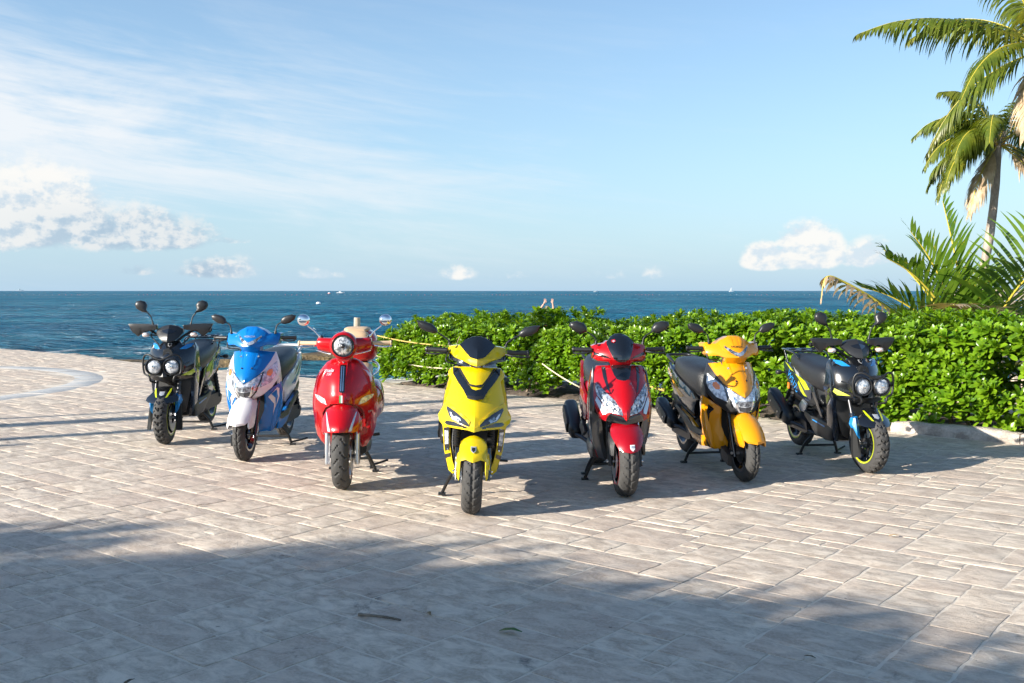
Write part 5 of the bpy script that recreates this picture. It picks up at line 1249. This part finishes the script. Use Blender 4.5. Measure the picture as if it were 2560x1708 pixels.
    lettering('engine_lettering', 'EFI', .022, 'silver_decal', P, lambda u, v: (u + .185, sh(u + .185, .53 + v) - .004, .53 + v), .2)
    panel('wheel_well', [(0, .60), (.12, .57), (.15, .48), (.13, .35), (.09, .24), (0, .22)], lambda x, z: .22 + .1 * abs(x), 'plastic', P, .03, .006)
    loft('shield_back', [(.17, .20, .34, .86), (.24, .225, .26, .87), (.29, .215, .24, .86), (.33, .16, .24, .6), (.38, .13, .23, .32)], 'red', P, 22, 3.4)
    loft('floorboard', [(.28, .15, .20, .29), (.45, .17, .19, .285), (.62, .165, .20, .285), (.70, .14, .23, .31)], 'plastic2', P, 18, 5)
    # rounded rear body
    loft('rear_body', [(.60, .10, .30, .62), (.66, .13, .28, .67), (.78, .16, .30, .70), (1.0, .18, .36, .73), (1.2, .17, .42, .75), (1.38, .13, .50, .75), (1.48, .07, .56, .73)], 'red', P, 24, 2.6)
    for s in (-1, 1):
        mb = MB(); rg = []
        for i in range(15):
            f = i / 14; y = .74 + .66 * f; k = math.sin(math.pi * min(1, .06 + f * .9)) ** .55; zc = .50 + .05 * f; hh = .155 * k
            rg.append([(s * (.15 + .085 * k * (math.cos(t) ** .8 if math.cos(t) > 0 else 0)), y, zc + hh * math.sin(t)) for t in np.linspace(-1.57, 1.57, 11)])
        mb.rings(rg, cap=False, closed=False); mb.build('side_bulge', M['red'], P, 60)
        for rr_ in (.085, .10): tubes('side_stripe', [[(s * (.150 + .085 * 1.012 * math.cos(t) ** .8 * .96 + .004), .90 + rr_ * .9 - .06 * math.sin(t), .52 + .142 * math.sin(t)) for t in np.linspace(-1.25, 1.25, 9)]], .0045, 'silver_decal', P, 6, 3)
    seat(P, [(.60, .09, .66, .74), (.63, .125, .655, .775), (.75, .14, .67, .79), (.95, .15, .70, .80), (1.15, .14, .72, .815), (1.30, .10, .73, .81), (1.35, .05, .745, .80)], 'tan')
    tubes('grab_rail', [[(.15, .92, .73), (.185, 1.0, .755), (.185, 1.2, .775), (.13, 1.42, .80), (.0, 1.50, .81), (-.13, 1.42, .80), (-.185, 1.2, .775), (-.185, 1.0, .755), (-.15, .92, .73)]], .010, 'chrome', P)
    # top box
    loft('top_box', [(1.14, .13, .84, 1.03), (1.17, .16, .82, 1.06), (1.28, .172, .80, 1.085), (1.42, .168, .80, 1.085), (1.50, .13, .83, 1.06), (1.52, .09, .87, 1.03)], 'red', P, 26, 3.0)
    loft('backrest_pad', [(1.115, .07, .93, 1.03), (1.13, .11, .91, 1.06), (1.17, .12, .91, 1.075), (1.20, .11, .93, 1.08)], 'tan', P, 20, 3)
    loft('lid_pad', [(1.18, .07, 1.06, 1.082), (1.22, .10, 1.06, 1.098), (1.40, .105, 1.06, 1.10), (1.46, .07, 1.05, 1.085)], 'tan', P, 20, 3.2)
    tubes('box_carrier', [[(.08, 1.2, .80), (.08, 1.45, .82)], [(-.08, 1.2, .80), (-.08, 1.45, .82)]], .011, 'plastic', P)
    pillow('tail_light', ell(.05, .035, 16), (0, 1.485, .65), .02, 'redlens', P, Matrix.Rotation(math.pi, 3, 'Z')); plate_light(P, 1.36, .56)
    wheel('rear_wheel', P, (0, WB, .25), .232, .122, .150, 'silver_paint', 'swirl', None, 0)
    drivetrain(P, WB, .25); exhaust(P, -.19, WB - .2, .27, WB + .2, .36, .060, 'steel_dark', 'chrome'); stand(P, .76, .15); side_stand(P, .62, .19)
    for s in (-1, 1): tubes('footpeg', [[(s * .17, .70, .28), (s * .215, .72, .285)]], .012, 'plastic', P)

# ---------------------------------------------------------------- sharp-faced sport scooter (bright yellow)
def build_sharp(root, st=0):
    P = root; WB = 1.30; Rf = .240
    steer(st)
    wheel('front_wheel', P, (0, 0, Rf), Rf, .128, .152, 'silver_paint', 'sport', None, -1)
    forks(P, .098, Rf, .62, .16, 'gloss_black', 'steel_dark', .019, .45)
    for s in (-1, 1):
        mb = MB(); pts = [(s * .108, .04 + .05 * i / 16, .415 + .125 * i / 16) for i in range(17)]; mb.tube(pts, [.027 if i % 2 else .020 for i in range(17)], 12); mb.build('fork_gaiter', M['plastic'], P, 30)
    fs = nose([(.24, -.262), (.34, -.245), (.42, -.195), (.50, -.07)], .14, 4.5)
    panel('front_mudguard', [(0, .500), (0.02816, .494), (0.05984, .478), (0.0792, .452), (0.08624, .40), (0.09856, .345), (0.09504, .262), (0.08272, .245), (0.07568, .30), (0.07392, .362), (0.044, .372), (0, .358)], fs, 'yellow', P, .03, .006)
    panel('mudguard_cheek', [(0.05808, .47), (0.08096, .45), (0.1056, .36), (0.1038, .30), (0.0836, .34)], lambda x, z: fs(x, z) + .02, 'yellow', P, .10, .006, 0, .03, 'b')
    panel('mudguard_vent', [(.084, .44), (.095, .425), (.100, .398), (.088, .412)], fs, 'gloss_black', P, .004, .001, .003, .03, 'b'); panel('mudguard_vent', [(.102, .408), (.112, .39), (.112, .365), (.104, .38)], lambda x, z: fs(x, z) + .014, 'gloss_black', P, .004, .001, .003, .03, 'b')
    panel('mudguard_badge', [(-.017, .447), (.017, .447), (.016, .425), (0, .413), (-.016, .425)], fs, 'silver_decal', P, .004, .001, .003, .03, 's'); panel('badge_field', [(-.011, .442), (.011, .442), (.010, .428), (0, .420), (-.010, .428)], fs, 'steel_dark', P, .003, .0008, .0055, .03, 's')
    cov = nose([(.91, .14), (.96, .15), (1.05, .22), (1.11, .29)], .35, 1.4)
    panel('headset_cover', [(0, 1.078), (.08, 1.066), (.118, 1.042), (.172, 1.034), (.190, 1.022), (.187, .985), (.15, .962), (.10, .948), (.045, .925), (0, .915)], cov, 'yellow', P, .09, .006)
    panel('headset_trim', [(.189, .992), (.183, .950), (.13, .938), (.05, .918), (.05, .928), (.10, .950), (.15, .966)], cov, 'gloss_black', P, .06, .004, .008, .03, 'b')
    panel('windscreen', [(0, 1.104), (.035, 1.100), (.075, 1.082), (.118, 1.045), (.082, 1.008), (.045, .972), (0, .962)], cov, 'gloss_black', P, .014, .005, .014)
    panel('cover_crease', [(.085, 1.02), (.125, 1.036), (.115, 1.015), (.07, .985)], cov, 'yellow', P, .01, .004, .007, .03, 'b')
    grips(P, 1.004, .285, .195, .325); mirror(P, (.182, .26, 1.04), (.195, .262, 1.075), (.262, .268, 1.118), [(0, 0), (.006, .026), (.04, .055), (.10, .072), (.140, .072), (.126, .036), (.085, .006), (.03, -.008)], .03)
    tubes('control_cable', [[(-.19, .25, .99), (-.20, .22, .94), (-.14, .23, .918), (-.07, .26, .90)]], .005, 'plastic', P)
    tubes('steering_post', [[(-.035, .27, .96), (-.035, .24, .87)], [(.035, .27, .96), (.035, .24, .87)]], .014, 'alu', P)
    unsteer()
    tubes('brake_hose', [[(-.08, .26, .90), (-.13, .09, .52), (-.125, .03, .38), (-.10, .05, .30)]], .006, 'plastic', P)
    hood = nose([(.52, -.055), (.56, -.05), (.62, -.02), (.72, .05), (.82, .12), (.92, .205)], lambda z: .25 + .35 * max(0, .75 - z), 1.8)
    panel('front_cowl', [(0, .908), (.125, .905), (.160, .896), (.182, .872), (.184, .846), (.158, .818), (.176, .74), (.202, .662), (.236, .598), (.226, .562), (.200, .540), (.10, .538), (.04, .534), (0, .526)], hood, 'yellow', P, .03, .006, 0, .03)
    panel('bonnet', [(0, .906), (.118, .903), (.075, .838), (.045, .80), (0, .792)], hood, 'yellow', P, .014, .006, .010)
    panel('v_trim', [(0, .770), (.032, .778), (.058, .810), (.092, .852), (.125, .898), (.156, .898), (.152, .860), (.112, .805), (.080, .768), (.055, .728), (0, .722)], hood, 'gloss_black', P, .016, .005, .014)
    panel('v_trim_inner', [(0, .790), (.036, .792), (.066, .822), (.104, .872), (.122, .898), (.108, .898), (.070, .842), (.040, .806), (0, .800)], hood, 'plastic2', P, .008, .002, .012)
    panel('v_tip', [(0, .735), (.05, .738), (.056, .728), (.05, .718), (0, .714)], hood, 'plastic2', P, .012, .003, .022)
    panel('cheek_facet', [(.060, .74), (.100, .775), (.105, .75), (.085, .735), (.10, .70)], hood, 'yellow', P, .01, .004, .006, .03, 'b')
    panel('brow', [(.030, .585), (.075, .622), (.130, .660), (.185, .690), (.194, .668), (.175, .665), (.12, .636), (.06, .594), (.034, .566)], hood, 'yellow', P, .02, .006, .014, .03, 'b')
    for q in panel('headlight', [(.032, .562), (.062, .592), (.122, .632), (.178, .660), (.182, .645), (.160, .600), (.138, .580), (.036, .552)], hood, 'darklens', P, .012, .004, .008, .03, 'b'):
        s = 1 if sum(v.co.x for v in q.data.vertices) > 0 else -1; f = lambda L: [(s * x, z) for x, z in L][::s]
        panel('projector', f([(.085, .588), (.10, .602), (.122, .612), (.134, .602), (.122, .586), (.10, .580)]), hood, 'lens_dark', q, .008, .003, .014, .03, 's')
        panel('light_strip', f([(.132, .600), (.150, .622), (.162, .632), (.158, .618), (.142, .588), (.10, .574), (.098, .580), (.135, .592)]), hood, 'lens', q, .005, .001, .014, .03, 's')
    panel('intake', [(.040, .546), (.130, .572), (.178, .572), (.190, .560), (.168, .542), (.04, .539)], hood, 'gloss_black', P, .008, .002, .006, .03, 'b')
    panel('lower_lip', [(0, .545), (.022, .555), (.03, .546), (.10, .545), (.19, .548), (.185, .535), (.04, .530), (0, .520)], hood, 'yellow', P, .03, .005, .010)
    lf = nose([(.2, .13), (.4, .10), (.6, .05)], .12, 1.6)
    panel('side_fairing', [(.225, .61), (.232, .575), (.205, .53), (.200, .49), (.190, .37), (.155, .235), (.125, .212), (.105, .228), (.132, .30), (.150, .40), (.155, .53)], lf, 'yellow', P, .03, .006, 0, .04, 'b')
    panel('fairing_insert', [(.160, .52), (.196, .515), (.188, .40), (.182, .36), (.156, .38)], lf, 'gloss_black', P, .006, .002, .004, .04, 'b')
    panel('running_light', [(.164, .498), (.190, .498), (.185, .405), (.162, .410)], lf, 'lens', P, .006, .003, .009, .03, 'b')
    panel('fairing_slash', [(.150, .352), (.184, .338), (.178, .312), (.148, .328)], lf, 'gloss_black', P, .004, .001, .003, .04, 'b')
    for s in (-1, 1):
        for x, z in ((.165, .375), (.125, .238), (.17, .525)):
            mb = MB(); mb.lathe([(.0005, -.004), (.006, -.003), (.006, .003)], (s * x, lf(x, z) - .008, z), 'Y', 10, cap=False); mb.build('bolt', M['chrome'], P, 40)
    panel('wheel_well', [(0, .545), (.165, .545), (.155, .40), (.12, .24), (0, .20)], lambda x, z: .20 + .15 * abs(x), 'plastic', P, .04, .006)
    _w3 = interp([(.2, .140), (.23, .150), (.37, .186), (.53, .200), (.59, .222), (.66, .208), (.74, .198), (.80, .186), (.87, .172)]); sw = lambda y, z: _w3(z)
    side_panel('side_cowl', [(.15, .60), (.155, .66), (.21, .78), (.275, .86), (.33, .86), (.36, .70), (.35, .50), (.37, .32), (.32, .22), (.22, .23), (.19, .40), (.17, .53)], sw, 'yellow', P, .03, .006)
    side_panel('side_cowl_trim', [(.255, .80), (.285, .82), (.275, .70), (.255, .58), (.23, .60), (.24, .70)], sw, 'navy', P, .004, .001, .004)
    loft('inner_shield', [(.24, .18, .24, .88), (.30, .19, .22, .86), (.35, .16, .22, .6), (.40, .13, .22, .36)], 'plastic', P, 18, 4)
    loft('floorboard', [(.30, .17, .21, .33), (.45, .18, .20, .32), (.62, .18, .21, .33), (.72, .15, .25, .36)], 'plastic2', P, 18, 5)
    loft('seat_box', [(.60, .12, .34, .66), (.75, .155, .36, .72), (1.0, .165, .42, .74), (1.25, .13, .5, .76)], 'yellow', P, 18, 3.2)
    seat(P, [(.56, .10, .66, .78), (.60, .15, .65, .83), (.72, .165, .66, .86), (.90, .17, .69, .87), (1.08, .155, .72, .90), (1.25, .12, .75, .91), (1.32, .06, .78, .89)])
    rw = lambda y, z: .185 - .12 * max(0, y - .95)
    side_panel('rear_side_panel', [(.62, .52), (.75, .62), (1.0, .70), (1.3, .79), (1.46, .84), (1.48, .80), (1.3, .66), (1.05, .54), (.85, .46), (.70, .44)], rw, 'yellow', P, .03, .007)
    side_panel('side_decal', [(.80, .56), (1.05, .64), (1.3, .74), (1.1, .62), (.88, .51)], rw, 'gloss_black', P, .004, .001, .003)
    loft('tail', [(1.25, .11, .68, .80), (1.40, .09, .74, .84), (1.50, .04, .79, .84)], 'yellow', P, 16, 3)
    gb = [(.11, 1.26, .86), (.125, 1.34, .89), (.09, 1.50, .91), (0, 1.53, .915)]; tubes('grab_rail', [gb + mir(gb[:-1])[::-1]], .012, 'plastic2', P)
    pillow('tail_light', ell(.06, .02, 14, 3), (0, 1.505, .80), .02, 'redlens', P, Matrix.Rotation(math.pi, 3, 'Z')); plate_light(P, 1.40, .68)
    wheel('rear_wheel', P, (0, WB, .240), .240, .13, .152, 'silver_paint', 'sport', None, 0)
    drivetrain(P, WB, .24); exhaust(P, -.20, WB - .28, .30, WB + .12, .48, .062); side_stand(P, .50, -.20)
    tubes('footpeg', [[(.16, .60, .24), (.24, .62, .235)]], .009, 'plastic', P)

# ---------------------------------------------------------------- crimson sport scooter with slanted twin lamps
def build_slant(root, st=0):
    P = root; WB = 1.30; Rf = .240
    steer(st)
    wheel('front_wheel', P, (0, 0, Rf), Rf, .132, .152, 'gloss_black', 'sport', 'crimson', -1)
    forks(P, .100, Rf, .66, .17, 'plastic', 'alu', .020, .50)
    fs = nose([(.32, -.252), (.40, -.205), (.46, -.13), (.51, -.04)], .05, 5.5)
    panel('front_mudguard', [(0, .506), (.05, .505), (.085, .495), (.105, .462), (.110, .43), (.098, .395), (.075, .355), (.05, .338), (0, .330)], fs, 'crimson', P, .05, .008)
    panel('mudguard_side', [(.08, .43), (.112, .44), (.122, .38), (.115, .30), (.10, .30), (.095, .36)], lambda x, z: fs(x, z) + .035, 'plastic', P, .08, .006, 0, .03, 'b')
    panel('mudguard_badge', [(-.002, .383), (.030, .383), (.030, .358), (.014, .342), (-.002, .356)], fs, 'white', P, .004, .001, .003, .03, 's'); panel('badge_field', [(.003, .378), (.025, .378), (.025, .364), (.003, .364)], fs, 'silver_decal', P, .003, .0008, .0055, .03, 's')
    cov = nose([(.86, .20), (.91, .15), (.96, .155), (1.05, .22), (1.10, .28)], .22, 1.9)
    panel('headset_cover', [(0, 1.05), (.09, 1.048), (.11, 1.030), (.165, 1.022), (.190, 1.010), (.188, .925), (.16, .905), (.085, .905), (.060, .870), (0, .868)], cov, 'red', P, .09, .007)
    panel('windscreen', [(0, 1.098), (.03, 1.096), (.066, 1.076), (.098, 1.036), (.080, .980), (.055, .925), (.030, .908), (0, .905)], cov, 'gloss_black', P, .014, .006, .014)
    panel('screen_vent', [(.070, .925), (.10, .945), (.160, .965), (.182, .970), (.178, .950), (.12, .935)], cov, 'gloss_black', P, .006, .002, .005, .03, 'b')
    panel('emblem', [(-.062, 1.055), (-.040, 1.062), (-.034, 1.048), (-.048, 1.036), (-.064, 1.044)], cov, 'red', P, .004, .001, .019, .03, 's'); panel('emblem_field', [(-.056, 1.052), (-.044, 1.056), (-.040, 1.048), (-.048, 1.042), (-.058, 1.046)], cov, 'silver_decal', P, .003, .0008, .0215, .03, 's')
    panel('cover_edge', [(.10, .906), (.16, .910), (.188, .928), (.190, .918), (.165, .898), (.09, .898)], cov, 'grey_paint', P, .04, .003, .004, .03, 'b')
    grips(P, .985, .28, .195, .315); mirror(P, (.165, .26, 1.02), (.175, .262, 1.07), (.228, .268, 1.110), [(0, 0), (.003, .035), (.025, .062), (.075, .078), (.118, .070), (.128, .045), (.10, .012), (.05, -.012)], .034)
    unsteer()
    tubes('brake_hose', [[(-.08, .24, .88), (-.11, .08, .55), (-.118, .03, .40), (-.10, .05, .30)]], .006, 'plastic', P)
    hood = nose([(.52, -.06), (.56, -.06), (.64, -.015), (.74, .06), (.82, .12), (.90, .20)], .22, 2.4)
    panel('front_cowl', [(0, .880), (.09, .878), (.160, .872), (.180, .830), (.186, .76), (.196, .68), (.192, .60), (.170, .528), (.130, .512), (.112, .535), (.10, .565), (.03, .552), (0, .520)], hood, 'crimson', P, .03, .006, 0, .03)
    panel('centre_blade', [(0, .786), (.045, .80), (.085, .70), (.060, .64), (.024, .575), (.014, .535), (0, .520)], hood, 'red', P, .014, .006, .010, .03)
    panel('bonnet_insert', [(0, .884), (.04, .883), (.074, .876), (.056, .815), (.040, .790), (0, .776)], hood, 'gloss_black', P, .010, .004, .012)
    panel('bonnet_stripe', [(.108, .870), (.132, .868), (.128, .80), (.108, .72), (.090, .695), (.104, .78)], hood, 'gloss_black', P, .004, .001, .004, .03, 'b')
    for q in panel('headlight', [(.176, .765), (.184, .72), (.176, .68), (.130, .600), (.090, .570), (.024, .556), (.026, .595), (.070, .655), (.115, .698)], hood, 'lens_dark', P, .010, .004, .007, .03, 'b'):
        s = 1 if sum(v.co.x for v in q.data.vertices) > 0 else -1; f = lambda L: [(s * x, z) for x, z in L][::s]
        panel('light_strip', f([(.178, .742), (.182, .715), (.172, .680), (.128, .606), (.088, .576), (.084, .586), (.120, .612), (.160, .675)]), hood, 'lens', q, .005, .002, .013, .03, 's')
        for k in range(3): panel('reflector', f([(.045 + k * .036, .602 + k * .026), (.068 + k * .034, .628 + k * .026), (.074 + k * .034, .612 + k * .026), (.052 + k * .036, .586 + k * .024)]), hood, 'lens', q, .005, .002, .013, .03, 's')
    panel('lower_white_fin', [(.130, .590), (.178, .672), (.190, .645), (.150, .555), (.128, .565)], hood, 'silver_paint', P, .006, .002, .008, .03, 'b')
    panel('grille', [(0, .525), (.02, .545), (.10, .568), (.122, .545), (.13, .515), (.06, .505), (0, .495)], hood, 'gloss_black', P, .03, .004, .004)
    lf = nose([(.2, .16), (.4, .10), (.6, .06), (.85, .16)], .10, 2.0)
    panel('side_fairing', [(.190, .86), (.212, .72), (.220, .60), (.214, .48), (.190, .34), (.150, .235), (.105, .215), (.115, .30), (.140, .40), (.150, .52), (.190, .56)], lf, 'grey_paint', P, .03, .007, 0, .04, 'b')
    panel('fairing_edge', [(.150, .52), (.16, .40), (.135, .29), (.115, .225), (.105, .215), (.10, .26), (.125, .36), (.138, .47)], lf, 'gloss_black', P, .03, .004, .006, .04, 'b')
    panel('wheel_well', [(0, .53), (.155, .53), (.15, .40), (.11, .24), (0, .20)], lambda x, z: .21 + .1 * abs(x), 'plastic', P, .04, .006)
    _w4 = interp([(.2, .14), (.235, .150), (.34, .190), (.48, .213), (.6, .218), (.72, .210), (.87, .185)]); sw = lambda y, z: _w4(z)
    side_panel('side_cowl', [(.20, .58), (.225, .72), (.265, .84), (.32, .865), (.35, .72), (.36, .50), (.43, .30), (.37, .215), (.26, .22), (.23, .36), (.21, .50)], sw, 'grey_paint', P, .03, .006)
    side_panel('side_cowl_slash', [(.235, .60), (.28, .82), (.325, .84), (.325, .66), (.30, .48)], sw, 'crimson', P, .004, .001, .004); side_panel('side_cowl_tip', [(.27, .22), (.36, .22), (.40, .27), (.33, .34)], sw, 'red', P, .004, .001, .004)
    for s in (-1, 1): lettering('side_lettering', 'MODENA', .036, 'silver_decal', P, (lambda s: lambda u, v: (s * (sw(.3, .7) + .006), .285 + s * v * .9, .70 + u))(s), .1)
    loft('inner_shield', [(.22, .18, .24, .86), (.30, .20, .22, .86), (.35, .16, .22, .6), (.42, .13, .22, .36)], 'plastic', P, 18, 4)
    loft('floorboard', [(.32, .18, .20, .33), (.46, .19, .19, .32), (.62, .185, .20, .33), (.72, .15, .25, .36)], 'plastic2', P, 18, 5)
    loft('seat_box', [(.58, .12, .34, .64), (.72, .16, .36, .70), (1.0, .175, .42, .72), (1.25, .13, .5, .74)], 'crimson', P, 18, 3.0)
    seat(P, [(.54, .10, .64, .76), (.58, .15, .64, .815), (.70, .165, .65, .84), (.90, .17, .68, .86), (1.08, .155, .71, .89), (1.25, .12, .74, .90), (1.32, .06, .77, .88)])
    rw = lambda y, z: .195 - .12 * max(0, y - .95)
    side_panel('rear_side_panel', [(.60, .50), (.74, .62), (1.0, .69), (1.3, .78), (1.46, .83), (1.48, .79), (1.3, .65), (1.05, .53), (.85, .45), (.70, .43)], rw, 'crimson', P, .03, .008)
    side_panel('side_decal', [(.78, .54), (1.05, .63), (1.3, .73), (1.1, .61), (.88, .50)], rw, 'navy', P, .004, .001, .003)
    loft('tail', [(1.25, .11, .67, .79), (1.40, .09, .73, .83), (1.50, .04, .78, .83)], 'crimson', P, 16, 3)
    gb = [(.11, 1.26, .85), (.125, 1.34, .88), (.09, 1.50, .90), (0, 1.53, .905)]; tubes('grab_rail', [gb + mir(gb[:-1])[::-1]], .012, 'plastic2', P)
    pillow('tail_light', ell(.06, .02, 14, 3), (0, 1.505, .79), .02, 'redlens', P, Matrix.Rotation(math.pi, 3, 'Z')); plate_light(P, 1.40, .67)
    wheel('rear_wheel', P, (0, WB, .245), .240, .13, .152, 'gloss_black', 'sport', None, 0)
    drivetrain(P, WB, .245); exhaust(P, -.215, WB - .30, .28, WB + .16, .46, .068); stand(P, .78, .165); side_stand(P, .56, -.20)
    side_panel('passenger_step', [(.62, .36), (.80, .42), (.96, .36), (.80, .30)], lambda y, z: .205, 'plastic2', P, .03, .006)

YAW = {}
s1 = scooter('black rugged scooter with twin round lamps, leftmost in the row beside the sea', -3.17, 9.05, 1, 0, 1.03); build_trail(s1, 4)
s2 = scooter('blue and white scooter with a pointed headlamp, second from the left', -2.2, 8.15, -2, 0, 1.015); build_city(s2, 'blue', 'white', 0, 'blue', 'white')
s3 = scooter('glossy red classic scooter with a single round headlamp and chrome mirrors', -1.2, 6.99, 4, 0); build_classic(s3, 0)
s4 = scooter('bright lemon yellow sport scooter standing foremost, black v-shaped trim on its front', -.26, 6.21, 2, 2.5); build_sharp(s4, 0)
s5 = scooter('crimson and black sport scooter with slanted twin headlamps in front of the hedge', .77, 6.74, 3, 0); build_slant(s5, 0)
s6 = scooter('amber yellow and black scooter with a pointed headlamp, second from the right', 1.71, 7.27, 10, 0, .98); build_city(s6, 'amber_yellow', 'plastic2', 0, 'amber_yellow', 'amber_yellow')
s7 = scooter('black rugged scooter with twin round lamps, rightmost in the row before the hedge', 2.75, 7.62, 8, 0, .97); build_trail(s7, 4)
